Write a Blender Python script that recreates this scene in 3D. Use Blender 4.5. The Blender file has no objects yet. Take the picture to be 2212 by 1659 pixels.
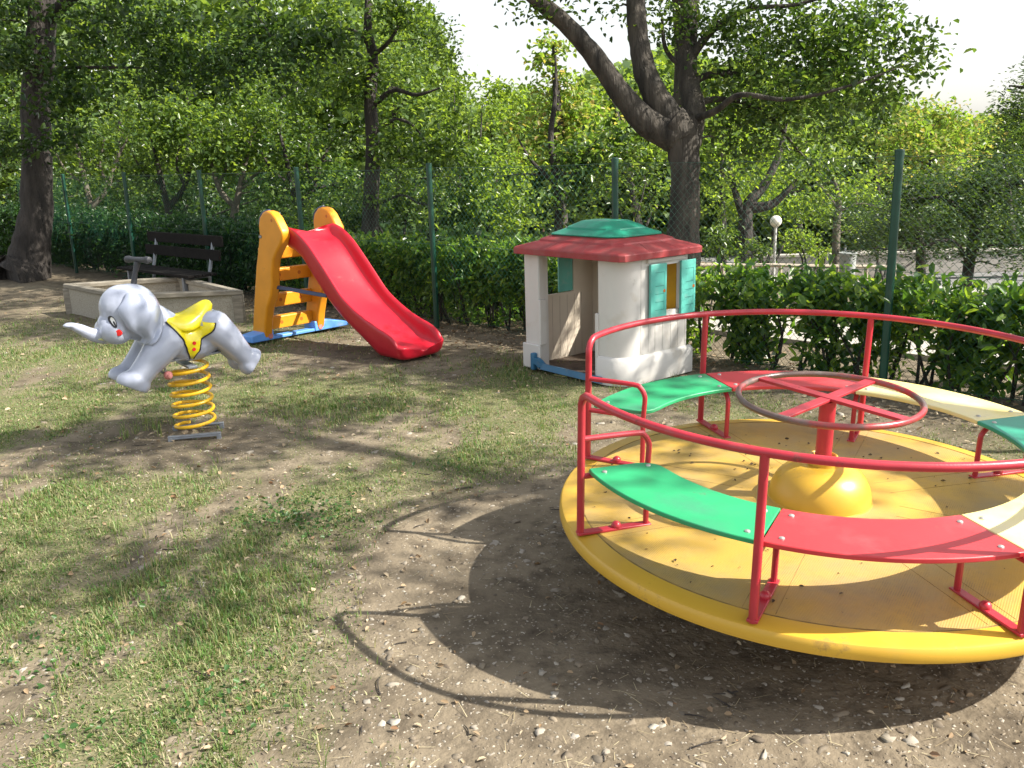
import bpy, bmesh, math, random
import numpy as np
from mathutils import Vector, Matrix
from mathutils.bvhtree import BVHTree
rad=math.radians
C=bpy.context.scene.collection
# ---------------------------------------------------------------- camera
F_PX,PITCH,ROLL,CAM_H=1936.0,0.24338,-0.02894,1.7413   # focal length in units of a 2212 px wide picture
W0,H0=2212.0,1659.0
FW=Vector((0,math.cos(PITCH),-math.sin(PITCH)))
_U=Vector((0,math.sin(PITCH),math.cos(PITCH)));_R=Vector((1,0,0))
RT=_R*math.cos(ROLL)+_U*math.sin(ROLL);UP=-_R*math.sin(ROLL)+_U*math.cos(ROLL)
CAM=Vector((0,0,CAM_H))
cd=bpy.data.cameras.new('camera');cam=bpy.data.objects.new('camera',cd);C.objects.link(cam)
cd.sensor_fit='HORIZONTAL';cd.sensor_width=36;cd.lens=36*F_PX/W0;cd.clip_start=.05;cd.clip_end=600
cam.matrix_world=Matrix(((RT.x,UP.x,-FW.x,0),(RT.y,UP.y,-FW.y,0),(RT.z,UP.z,-FW.z,CAM_H),(0,0,0,1)))
bpy.context.scene.camera=cam
# ---------------------------------------------------------------- light
SUN_EL,SUN_AZ=rad(43),rad(101)           # azimuth from +Y towards +X
sdir=Vector((math.sin(SUN_AZ)*math.cos(SUN_EL),math.cos(SUN_AZ)*math.cos(SUN_EL),math.sin(SUN_EL)))
w=bpy.data.worlds.new('World');bpy.context.scene.world=w;w.use_nodes=True
nt=w.node_tree;bg=nt.nodes['Background'];bg.inputs['Strength'].default_value=.115
sky=nt.nodes.new('ShaderNodeTexSky');sky.sky_type='NISHITA';sky.sun_disc=False
sky.sun_elevation=SUN_EL;sky.sun_rotation=SUN_AZ;sky.air_density=1.3;sky.dust_density=2.0;sky.ozone_density=1.0
hs=nt.nodes.new('ShaderNodeHueSaturation');hs.inputs['Saturation'].default_value=.28
nt.links.new(sky.outputs[0],hs.inputs['Color']);nt.links.new(hs.outputs[0],bg.inputs[0])
sl=bpy.data.lights.new('sun','SUN');sl.energy=5.0;sl.angle=rad(.55);sl.color=(1,.94,.83)
so=bpy.data.objects.new('sun',sl);C.objects.link(so);so.rotation_euler=sdir.to_track_quat('Z','Y').to_euler()
vs=bpy.context.scene.view_settings;vs.view_transform='Standard';vs.look='None';vs.exposure=1.2;vs.gamma=1
bpy.context.scene.cycles.max_bounces=8;bpy.context.scene.cycles.transparent_max_bounces=8
rng=np.random.default_rng(7);random.seed(7)
# ---------------------------------------------------------------- geometry helpers
def P(px,py,d):                           # point at depth d (metres along the view axis) seen at px,py
    return CAM+(FW+RT*((px-W0/2)/F_PX)-UP*((py-H0/2)/F_PX))*d
def on_plane(px,py,O,n):
    v=FW+RT*((px-W0/2)/F_PX)-UP*((py-H0/2)/F_PX)
    O=Vector(O);n=Vector(n);return CAM+v*((O-CAM).dot(n)/v.dot(n))
def G(px,py,z=0): return on_plane(px,py,(0,0,z),(0,0,1))
FP0=np.array((2.731,6.392));FD=np.array((-.7265,.6872));FN=np.array((.6872,.7265));FSTEP=2.4355
def fs(x,y): return (x-FP0[0])*FN[0]+(y-FP0[1])*FN[1]      # metres beyond the fence line
_nk=[(rng.normal(size=3),rng.uniform(0,6.28)) for _ in range(24)]
def noise(x,y,z=0,s=1.,o=0):
    r=0
    for i in range(6):
        k,p=_nk[(i+o*5)%24];r=r+np.sin((k[0]*x+k[1]*y+k[2]*z)*s*(1+.35*i)+p)
    return r/6*1.6
def gz(x,y):
    s=fs(x,y)
    d=-np.clip((s-2.5)*.11,0,1.7)*np.clip((x+1.5)/3,0,1)
    return d+.012*noise(x,y,0,1.6)*(1)+.006*noise(x,y,0,7,1)-.012
def setp(o,label=None,cat=None,group=None,kind=None):
    if label:o['label']=label
    if cat:o['category']=cat
    if group:o['group']=group
    if kind:o['kind']=kind
    return o
def empty(name,loc,label,cat,group=None):
    o=bpy.data.objects.new(name,None);C.objects.link(o);o.location=loc;o.empty_display_size=.1
    return setp(o,label,cat,group)
def link(name,me,mat,parent=None,smooth=True):
    o=bpy.data.objects.new(name,me);C.objects.link(o)
    if mat is not None: me.materials.append(mat)
    if parent is not None:
        o.parent=parent;o.matrix_parent_inverse=Matrix.Identity(4)
        off=Vector(parent.location)
        if parent.parent is not None: off=off+Vector(parent.parent.location)
        o.location=-off if parent.parent is None else (0,0,0)
    if smooth and len(me.polygons): me.polygons.foreach_set('use_smooth',[True]*len(me.polygons))
    return o
def npmesh(name,V,Fq=None,Ft=None):       # quads and triangles as numpy arrays
    me=bpy.data.meshes.new(name);V=np.asarray(V,np.float32);me.vertices.add(len(V));me.vertices.foreach_set('co',V.ravel())
    nq=0 if Fq is None else len(Fq);n3=0 if Ft is None else len(Ft)
    idx=[];st=[]
    if nq: idx.append(np.asarray(Fq,np.int32).ravel());st.append(np.arange(nq)*4)
    if n3: idx.append(np.asarray(Ft,np.int32).ravel());st.append(nq*4+np.arange(n3)*3)
    idx=np.concatenate(idx);st=np.concatenate(st).astype(np.int32)
    me.loops.add(len(idx));me.loops.foreach_set('vertex_index',idx.astype(np.int32))
    me.polygons.add(nq+n3);me.polygons.foreach_set('loop_start',st)
    me.update(calc_edges=True);return me
class MB:                                  # collects shapes in world coordinates -> one mesh
    def __init__(s): s.v=[];s.f=[]
    def add(s,vs,fs_):
        b=len(s.v);s.v+= [tuple(v) for v in vs];s.f+=[tuple(i+b for i in f) for f in fs_];return s
    def box(s,O,X,Y,Z,lo,hi,tap=0):
        O,X,Y,Z=map(Vector,(O,X,Y,Z));vs=[]
        for k in (lo[2],hi[2]):
            t=tap if k==hi[2] else 0
            for i,j in ((lo[0]+t,lo[1]+t),(hi[0]-t,lo[1]+t),(hi[0]-t,hi[1]-t),(lo[0]+t,hi[1]-t)): vs.append(O+X*i+Y*j+Z*k)
        return s.add(vs,[(0,3,2,1),(4,5,6,7),(0,1,5,4),(1,2,6,5),(2,3,7,6),(3,0,4,7)])
    def tube(s,pts,r,n=10,closed=False,cap=True):
        pts=[Vector(p) for p in pts];m=len(pts)
        rs=r if hasattr(r,'__len__') else [r]*m
        vs=[];up=None
        for i,p in enumerate(pts):
            a=pts[(i-1)%m] if (closed or i>0) else p;b=pts[(i+1)%m] if (closed or i<m-1) else p
            t=(b-a).normalized()
            if up is None: up=t.orthogonal().normalized()
            up=(up-t*up.dot(t)).normalized();q=t.cross(up)
            for k in range(n):
                an=2*math.pi*k/n;vs.append(p+(up*math.cos(an)+q*math.sin(an))*rs[i])
        f=[]
        mm=m if closed else m-1
        for i in range(mm):
            j=(i+1)%m
            for k in range(n): f.append((i*n+k,i*n+(k+1)%n,j*n+(k+1)%n,j*n+k))
        if cap and not closed: f.append(tuple(range(n))[::-1]);f.append(tuple((m-1)*n+k for k in range(n)))
        return s.add(vs,f)
    def lathe(s,O,prof,n=48,Z=(0,0,1),X=None):
        O=Vector(O);Z=Vector(Z).normalized();X=Vector(X) if X else Z.orthogonal().normalized();Y=Z.cross(X)
        vs=[];m=len(prof)
        for r,z in prof:
            for k in range(n):
                a=2*math.pi*k/n;vs.append(O+Z*z+(X*math.cos(a)+Y*math.sin(a))*r)
        f=[(i*n+k,i*n+(k+1)%n,(i+1)*n+(k+1)%n,(i+1)*n+k) for i in range(m-1) for k in range(n)]
        if prof[0][0]>1e-4:f.append(tuple(range(n))[::-1])
        if prof[-1][0]>1e-4:f.append(tuple((m-1)*n+k for k in range(n)))
        return s.add(vs,f)
    def ball(s,c,r,n=12,m=8,sc=(1,1,1)):
        c=Vector(c);vs=[c+Vector((0,0,-r*sc[2]))]
        for i in range(1,m):
            a=-math.pi/2+math.pi*i/m
            for k in range(n):
                b=2*math.pi*k/n;vs.append(c+Vector((r*math.cos(a)*math.cos(b)*sc[0],r*math.cos(a)*math.sin(b)*sc[1],r*math.sin(a)*sc[2])))
        vs.append(c+Vector((0,0,r*sc[2])));f=[]
        for k in range(n): f.append((0,1+(k+1)%n,1+k))
        for i in range(m-2):
            for k in range(n): f.append((1+i*n+k,1+i*n+(k+1)%n,1+(i+1)*n+(k+1)%n,1+(i+1)*n+k))
        L=len(vs)-1
        for k in range(n): f.append((L,1+(m-2)*n+k,1+(m-2)*n+(k+1)%n))
        return s.add(vs,f)
    def prism(s,poly,N,h0,h1):             # polygon of world points, extruded along N from h0 to h1
        N=Vector(N);n=len(poly);vs=[Vector(p)+N*h0 for p in poly]+[Vector(p)+N*h1 for p in poly]
        f=[tuple(range(n))[::-1],tuple(range(n,2*n))]+[(i,(i+1)%n,n+(i+1)%n,n+i) for i in range(n)]
        return s.add(vs,f)
    def grid(s,rows,closed=False):         # list of rows of points
        n=len(rows[0]);vs=[p for r in rows for p in r]
        return s.add(vs,[(i*n+k,i*n+(k+1)%n,(i+1)*n+(k+1)%n,(i+1)*n+k) for i in range(len(rows)-1) for k in range(n if closed else n-1)])
    def build(s,name,mat,parent=None,bevel=0,seg=2,smooth=True,sub=0,angle=35,solid=0,fix=True):
        me=bpy.data.meshes.new(name);me.from_pydata([tuple(v) for v in s.v],[],s.f);me.validate()
        if fix:
            bm=bmesh.new();bm.from_mesh(me);bmesh.ops.recalc_face_normals(bm,faces=bm.faces);bm.to_mesh(me);bm.free()
        o=link(name,me,mat,parent,smooth=False)
        if solid:
            m=o.modifiers.new('s','SOLIDIFY');m.thickness=solid;m.offset=0
        if bevel:
            m=o.modifiers.new('b','BEVEL');m.width=bevel;m.segments=seg;m.limit_method='ANGLE';m.angle_limit=rad(30);m.harden_normals=False
        if sub:
            m=o.modifiers.new('u','SUBSURF');m.levels=sub;m.render_levels=sub
        if smooth:
            me.polygons.foreach_set('use_smooth',[True]*len(me.polygons))
            try: me.set_sharp_from_angle(angle=rad(angle))
            except Exception: pass
        return o
def smooth_path(pts,n=6,closed=False):     # Catmull-Rom
    pts=[Vector(p) for p in pts];m=len(pts);out=[]
    R=range(m if closed else m-1)
    for i in R:
        if closed: a,b,c,d=pts[(i-1)%m],pts[i],pts[(i+1)%m],pts[(i+2)%m]
        else: a,b,c,d=pts[max(i-1,0)],pts[i],pts[i+1],pts[min(i+2,m-1)]
        for k in range(n):
            t=k/n;out.append(.5*((2*b)+(c-a)*t+(2*a-5*b+4*c-d)*t*t+(3*b-a-3*c+d)*t**3))
    if not closed: out.append(pts[-1])
    return out
# ---------------------------------------------------------------- materials
BARKD={'bark':.05,'bark_dark':.05,'bark_pale':.03}
def mat(name,col,rough=.5,var=.12,scale=6,bump=0,bscale=60,col2=None,dirt=None,dscale=9,dlo=.55,dhi=.75,metal=0,coat=0,spec=.5,sheen=0,stretch=None):
    m=bpy.data.materials.new(name);m.use_nodes=True;N=m.node_tree;L=N.links;b=N.nodes['Principled BSDF']
    tc=N.nodes.new('ShaderNodeTexCoord');src=tc.outputs['Object']
    if stretch:
        mp=N.nodes.new('ShaderNodeMapping');mp.inputs['Scale'].default_value=stretch;L.new(src,mp.inputs[0]);src=mp.outputs[0]
    n=N.nodes.new('ShaderNodeTexNoise');n.inputs['Scale'].default_value=scale;n.inputs['Detail'].default_value=6;L.new(src,n.inputs[0])
    r=N.nodes.new('ShaderNodeValToRGB');r.color_ramp.elements[0].position=.3;r.color_ramp.elements[1].position=.7
    c=Vector(col);c2=Vector(col2) if col2 else c*(1+var);c1=c if col2 else c*(1-var)
    r.color_ramp.elements[0].color=(*c1,1);r.color_ramp.elements[1].color=(*c2,1)
    L.new(n.outputs['Fac'],r.inputs[0]);out=r.outputs[0]
    if dirt:
        n2=N.nodes.new('ShaderNodeTexNoise');n2.inputs['Scale'].default_value=dscale;n2.inputs['Detail'].default_value=10;n2.inputs['Roughness'].default_value=.65;L.new(tc.outputs['Object'],n2.inputs[0])
        r2=N.nodes.new('ShaderNodeValToRGB');r2.color_ramp.elements[0].position=dlo;r2.color_ramp.elements[1].position=dhi
        r2.color_ramp.elements[0].color=(0,0,0,1);r2.color_ramp.elements[1].color=(1,1,1,1);L.new(n2.outputs['Fac'],r2.inputs[0])
        mx=N.nodes.new('ShaderNodeMix');mx.data_type='RGBA';L.new(r2.outputs[0],mx.inputs[0]);L.new(out,mx.inputs[6]);mx.inputs[7].default_value=(*dirt,1);out=mx.outputs[2]
    L.new(out,b.inputs['Base Color']);b.inputs['Roughness'].default_value=rough;b.inputs['Metallic'].default_value=metal
    b.inputs['Coat Weight'].default_value=coat;b.inputs['Coat Roughness'].default_value=.15;b.inputs['Specular IOR Level'].default_value=spec
    if bump:
        n3=N.nodes.new('ShaderNodeTexNoise');n3.inputs['Scale'].default_value=bscale;n3.inputs['Detail'].default_value=5;L.new(src,n3.inputs[0])
        bp=N.nodes.new('ShaderNodeBump');bp.inputs['Strength'].default_value=bump;bp.inputs['Distance'].default_value=BARKD.get(name,.01);L.new(n3.outputs['Fac'],bp.inputs['Height']);L.new(bp.outputs[0],b.inputs['Normal'])
    return m
def leafmat(name,cols,trans=.4,rough=.42,tcol=None):
    m=bpy.data.materials.new(name);m.use_nodes=True;N=m.node_tree;L=N.links;b=N.nodes['Principled BSDF'];o=N.nodes['Material Output']
    g=N.nodes.new('ShaderNodeNewGeometry');r=N.nodes.new('ShaderNodeValToRGB');e=r.color_ramp.elements
    while len(e)<len(cols): e.new(.5)
    for i,c in enumerate(cols): e[i].position=i/(len(cols)-1);e[i].color=(*c,1)
    L.new(g.outputs['Random Per Island'],r.inputs[0]);L.new(r.outputs[0],b.inputs['Base Color']);b.inputs['Roughness'].default_value=rough
    b.inputs['Specular IOR Level'].default_value=.45
    t=N.nodes.new('ShaderNodeBsdfTranslucent');h=N.nodes.new('ShaderNodeMix');h.data_type='RGBA';h.blend_type='MULTIPLY';h.inputs[0].default_value=1
    L.new(r.outputs[0],h.inputs[6]);h.inputs[7].default_value=(*(tcol or (2.3,2.1,.7)),1);L.new(h.outputs[2],t.inputs['Color'])
    mx=N.nodes.new('ShaderNodeMixShader');mx.inputs[0].default_value=trans;L.new(b.outputs[0],mx.inputs[1]);L.new(t.outputs[0],mx.inputs[2]);L.new(mx.outputs[0],o.inputs['Surface'])
    return m
M={}
M['bark']=mat('bark',(.014,.012,.010),.9,col2=(.085,.072,.058),scale=9,bump=1,bscale=26,stretch=(1,1,.16))
M['bark_dark']=mat('bark_dark',(.012,.010,.009),.9,col2=(.055,.046,.04),scale=10,bump=1,bscale=25,stretch=(1,1,.25))
M['bark_pale']=mat('bark_pale',(.06,.05,.04),.9,col2=(.17,.145,.115),scale=12,bump=.6,bscale=30,stretch=(1,1,.3))
M['oak']=leafmat('oak_leaf',[(.022,.05,.014),(.045,.092,.024),(.07,.13,.034),(.15,.22,.065)],.42,.3)
M['oak_shaded']=leafmat('oak_leaf_shaded',[(.018,.042,.016),(.038,.08,.026),(.075,.125,.04)],.38,.32)  # oak leaf with canopy shade put into its darker colour
M['mid']=leafmat('mid_leaf',[(.03,.062,.018),(.065,.12,.032),(.17,.25,.07)],.45,.3)
M['bright']=leafmat('bright_leaf',[(.06,.11,.025),(.12,.20,.04),(.21,.29,.06)],.5,.38)
M['yellow']=leafmat('yellow_leaf',[(.10,.17,.03),(.16,.25,.045),(.22,.29,.06),(.36,.27,.11)],.45,.4,(1.7,1.8,.8))
M['laurel']=leafmat('laurel_leaf',[(.03,.075,.016),(.06,.14,.03),(.12,.22,.045),(.21,.31,.06)],.45,.32)
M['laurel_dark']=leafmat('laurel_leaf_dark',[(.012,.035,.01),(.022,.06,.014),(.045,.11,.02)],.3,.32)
M['pine']=leafmat('feathery_leaf',[(.018,.042,.016),(.035,.075,.022),(.07,.12,.03)],.3)
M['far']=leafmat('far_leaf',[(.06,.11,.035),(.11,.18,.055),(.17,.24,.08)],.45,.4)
M['grass']=leafmat('grass_blade',[(.05,.12,.025),(.09,.19,.035),(.15,.22,.06),(.38,.33,.19),(.10,.20,.04),(.28,.24,.13),(.07,.14,.035)],.35,.55,(1.5,1.5,.8))
M['weed']=leafmat('weed_leaf',[(.03,.08,.02),(.06,.13,.03)],.3)
M['litter']=leafmat('dry_leaf',[(.22,.14,.07),(.36,.27,.17),(.48,.40,.28),(.20,.10,.045)],.2,.7,(1,1,1))
M['pebble']=mat('pebble',(.30,.27,.22),.85,col2=(.52,.48,.42),scale=25)
M['green_paint']=mat('green_paint',(.006,.05,.032),.4,var=.25,scale=5,dirt=(.03,.06,.04))
M['wire']=mat('green_wire',(.016,.075,.05),.35,var=.3,scale=3)
M['red_tube']=mat('red_tube_paint',(.40,.022,.038),.36,var=.16,scale=7,dirt=(.30,.09,.08),dscale=6,dlo=.6,dhi=.85,coat=.15,bump=.06,bscale=120)
M['red_seat']=mat('red_seat_paint',(.50,.032,.04),.42,var=.1,scale=5,dirt=(.42,.08,.085),dscale=4,dlo=.5,dhi=.8,bump=.05,bscale=200)
M['green_seat']=mat('green_seat_paint',(.02,.30,.12),.42,var=.12,scale=5,dirt=(.05,.22,.13),dscale=4,dlo=.5,dhi=.8,bump=.05,bscale=200)
M['teal_seat']=mat('teal_seat_paint',(.02,.25,.16),.42,var=.12,scale=5,dirt=(.06,.22,.18),dscale=4,bump=.05,bscale=200)
M['cream_seat']=mat('pale_yellow_seat_paint',(.72,.60,.20),.42,var=.08,scale=3,dirt=(.66,.58,.38),dscale=3,dlo=.4,dhi=.7,bump=.05,bscale=200)
M['yellow_paint']=mat('yellow_paint',(.55,.33,.035),.36,var=.08,scale=4,dirt=(.45,.30,.06),dscale=5,dlo=.62,dhi=.9)
M['slide_red']=mat('red_plastic',(.46,.008,.024),.36,var=.07,scale=5,coat=.1,dirt=(.40,.03,.045),dscale=5,dlo=.58,dhi=.9,bump=.05,bscale=160)
M['slide_yellow']=mat('orange_yellow_plastic',(.68,.27,.012),.42,var=.07,scale=6,dirt=(.62,.24,.03),dscale=7,dlo=.6,dhi=.85,bump=.05,bscale=180)
M['slide_hole']=mat('orange_recess',(.45,.12,.01),.5)
M['blue_plastic']=mat('blue_plastic',(.12,.32,.78),.4,var=.12,scale=5,dirt=(.25,.33,.45),dscale=8)
M['navy_plastic']=mat('navy_plastic',(.035,.055,.13),.45,var=.1)
M['white_plastic']=mat('white_plastic',(.62,.60,.57),.5,var=.04,scale=3,dirt=(.47,.40,.30),dscale=4,dlo=.58,dhi=.92,bump=.06,bscale=90)
M['inner_plastic']=mat('cream_plastic',(.62,.54,.44),.6,var=.06,scale=4,dirt=(.35,.22,.14),dscale=7,dlo=.66,dhi=.85)
M['roof_red']=mat('roof_red_plastic',(.30,.03,.034),.55,var=.14,scale=4,dirt=(.27,.085,.08),dscale=6,dlo=.45,dhi=.75,bump=.08,bscale=90)
M['roof_green']=mat('roof_green_plastic',(.012,.24,.15),.42,var=.12,scale=4,dirt=(.06,.26,.2),dscale=6,bump=.05,bscale=90)
M['shutter']=mat('teal_plastic',(.10,.42,.36),.45,var=.08,scale=5,dirt=(.2,.42,.38),dscale=9)
M['house_yellow']=mat('yellow_plastic',(.85,.50,.01),.5)
M['blue_sill']=mat('blue_sill_plastic',(.03,.14,.26),.5,dirt=(.12,.16,.17),dscale=9)
M['groove']=mat('groove_grey',(.42,.40,.37),.7);M['groove_b']=mat('groove_brown',(.44,.37,.30),.8);M['seam']=mat('seam_red',(.30,.08,.08),.6)
M['dark']=mat('dark_hole',(.02,.018,.016),.8)
M['screw']=mat('dull_steel',(.45,.44,.42),.45,metal=.7,var=.15,scale=30)
M['steel']=mat('grey_steel',(.22,.24,.27),.45,metal=.3,var=.15,scale=12,dirt=(.2,.15,.1),dscale=12)
M['elephant']=mat('grey_fibreglass',(.35,.38,.475),.24,var=.05,scale=4,coat=.35,dirt=(.26,.28,.34),dscale=11,dlo=.6,dhi=.95,bump=.04,bscale=60)
M['ear']=mat('grey_ear_fibreglass',(.32,.355,.46),.24,var=.05,scale=4,coat=.35)
M['saddle']=mat('yellow_saddle',(.78,.66,.015),.25,var=.05,coat=.3)
M['black']=mat('black_paint',(.015,.015,.018),.35)
M['red_dot']=mat('red_dot_paint',(.65,.02,.02),.3)
M['white_eye']=mat('white_eye_paint',(.8,.8,.78),.3)
M['tusk']=mat('ivory_paint',(.6,.62,.25),.35)
M['pink']=mat('pink_rubber',(.55,.20,.18),.6,dirt=(.35,.18,.14),dscale=30)
M['handle']=mat('worn_dark_rubber',(.035,.037,.045),.55,var=.2,scale=20)
M['spring']=mat('yellow_spring_paint',(.72,.42,.015),.35,var=.12,scale=8,dirt=(.35,.22,.05),dscale=14,dlo=.6,dhi=.8)
M['wood']=mat('grey_wood',(.16,.14,.11),.8,col2=(.30,.27,.22),scale=6,stretch=(1,1,6),bump=.3,bscale=40)
M['bench_wood']=mat('shaded_bench_wood',(.008,.007,.007),.9,spec=.15,col2=(.016,.014,.013),scale=9,bump=.3,bscale=50)  # dark slats, taken near black: shade put into colour and weak gloss
M['aggregate']=mat('exposed_aggregate',(.28,.25,.20),.9,col2=(.42,.39,.33),scale=70,bump=.8,bscale=90)
M['sand']=mat('sand',(.36,.30,.21),.95,var=.15,scale=12,bump=.5,bscale=60)
M['globe']=mat('milky_globe',(.82,.80,.70),.3,var=.03)
M['concrete']=mat('concrete',(.30,.28,.25),.85,col2=(.40,.37,.33),scale=5,bump=.2,bscale=70)
M['asphalt']=mat('asphalt',(.15,.148,.15),.9,var=.12,scale=1.5,bump=.2,bscale=80)
M['rail_wood']=mat('pale_rail_wood',(.38,.33,.26),.8,var=.15,scale=10)
M['grey_bin']=mat('grey_bin',(.30,.32,.31),.6,var=.1)
M['rust_screw']=mat('rusty_screw',(.10,.055,.04),.8)
M['logo']=mat('badge_grey',(.12,.13,.15),.4)
M['pale']=mat('pale_mark',(.6,.6,.58),.4)
# bench-mark: worn wheel rim (paint gone down to brown steel where hands hold it)
def worn_mat():
    m=mat('worn_red_rim',(.42,.03,.04),.3,var=.1,scale=6,dirt=(.13,.085,.075),dscale=2.2,dlo=.38,dhi=.5,metal=.25,coat=.1);return m
M['rim']=worn_mat()
def deck_mat():                            # worn yellow tread, dirt in fine weave, dark scuffs
    m=mat('tread_yellow',(.47,.295,.05),.5,var=.14,scale=1.8,dirt=(.33,.235,.11),dscale=2.2,dlo=.40,dhi=.68)
    N=m.node_tree;L=N.links;b=N.nodes['Principled BSDF'];tc=[n for n in N.nodes if n.type=='TEX_COORD'][0]
    mp=N.nodes.new('ShaderNodeMapping');mp.inputs['Rotation'].default_value=(0,0,.6);L.new(tc.outputs['Object'],mp.inputs[0])
    ws=[]
    for d in ('X','Y'):
        wv=N.nodes.new('ShaderNodeTexWave');wv.bands_direction=d;wv.inputs['Scale'].default_value=38;wv.inputs['Distortion'].default_value=.5;L.new(mp.outputs[0],wv.inputs[0]);ws.append(wv)
    mu=N.nodes.new('ShaderNodeMath');mu.operation='MULTIPLY';L.new(ws[0].outputs['Fac'],mu.inputs[0]);L.new(ws[1].outputs['Fac'],mu.inputs[1])
    bp=N.nodes.new('ShaderNodeBump');bp.inputs['Strength'].default_value=.35;bp.inputs['Distance'].default_value=.004;L.new(mu.outputs[0],bp.inputs['Height']);L.new(bp.outputs[0],b.inputs['Normal'])
    src=b.inputs['Base Color'].links[0].from_socket
    n=N.nodes.new('ShaderNodeTexNoise');n.inputs['Scale'].default_value=4.5;n.inputs['Detail'].default_value=12;n.inputs['Roughness'].default_value=.75;L.new(mp.outputs[0],n.inputs[0])
    r=N.nodes.new('ShaderNodeValToRGB');r.color_ramp.elements[0].position=.50;r.color_ramp.elements[1].position=.64;L.new(n.outputs['Fac'],r.inputs[0])
    m2=N.nodes.new('ShaderNodeMath');m2.operation='MULTIPLY';L.new(r.outputs[0],m2.inputs[0]);L.new(mu.outputs[0],m2.inputs[1])
    mx=N.nodes.new('ShaderNodeMix');mx.data_type='RGBA';L.new(m2.outputs[0],mx.inputs[0]);L.new(src,mx.inputs[6]);mx.inputs[7].default_value=(.12,.085,.045,1);L.new(mx.outputs[2],b.inputs['Base Color'])
    return m
M['deck']=deck_mat()
def wear(m,col,scale,lo,hi,amt=.8,rough=.8):
    N=m.node_tree;L=N.links;b=N.nodes['Principled BSDF'];src=b.inputs['Base Color'].links[0].from_socket
    tc=[n for n in N.nodes if n.type=='TEX_COORD'][0]
    n=N.nodes.new('ShaderNodeTexNoise');n.inputs['Scale'].default_value=scale;n.inputs['Detail'].default_value=12;n.inputs['Roughness'].default_value=.8;L.new(tc.outputs['Object'],n.inputs[0])
    r=N.nodes.new('ShaderNodeMapRange');r.inputs['From Min'].default_value=lo;r.inputs['From Max'].default_value=hi;r.inputs['To Max'].default_value=amt;L.new(n.outputs['Fac'],r.inputs[0])
    x=N.nodes.new('ShaderNodeMix');x.data_type='RGBA';L.new(r.outputs[0],x.inputs[0]);L.new(src,x.inputs[6]);x.inputs[7].default_value=(*col,1);L.new(x.outputs[2],b.inputs['Base Color'])
    q=N.nodes.new('ShaderNodeMapRange');q.inputs['To Min'].default_value=b.inputs['Roughness'].default_value;q.inputs['To Max'].default_value=rough;L.new(r.outputs[0],q.inputs[0]);L.new(q.outputs[0],b.inputs['Roughness'])
wear(M['red_tube'],(.11,.04,.03),5,.60,.66);wear(M['rim'],(.16,.14,.13),7,.5,.6,.7)
for k in ('red_seat','green_seat','teal_seat','cream_seat'): wear(M[k],(.14,.11,.08),6,.60,.68,.6)
wear(M['yellow_paint'],(.17,.11,.05),4,.58,.68,.7);wear(M['slide_red'],(.30,.10,.10),7,.60,.7,.5);wear(M['slide_yellow'],(.25,.13,.05),6,.60,.7,.6)
wear(M['white_plastic'],(.25,.21,.16),5,.60,.72,.55);wear(M['roof_red'],(.16,.08,.07),8,.57,.68,.5);wear(M['roof_green'],(.10,.16,.12),8,.57,.68,.5)
wear(M['elephant'],(.16,.15,.14),8,.62,.72,.5);wear(M['saddle'],(.35,.28,.06),9,.60,.7,.5);wear(M['spring'],(.16,.08,.03),12,.58,.66,.8)
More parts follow.
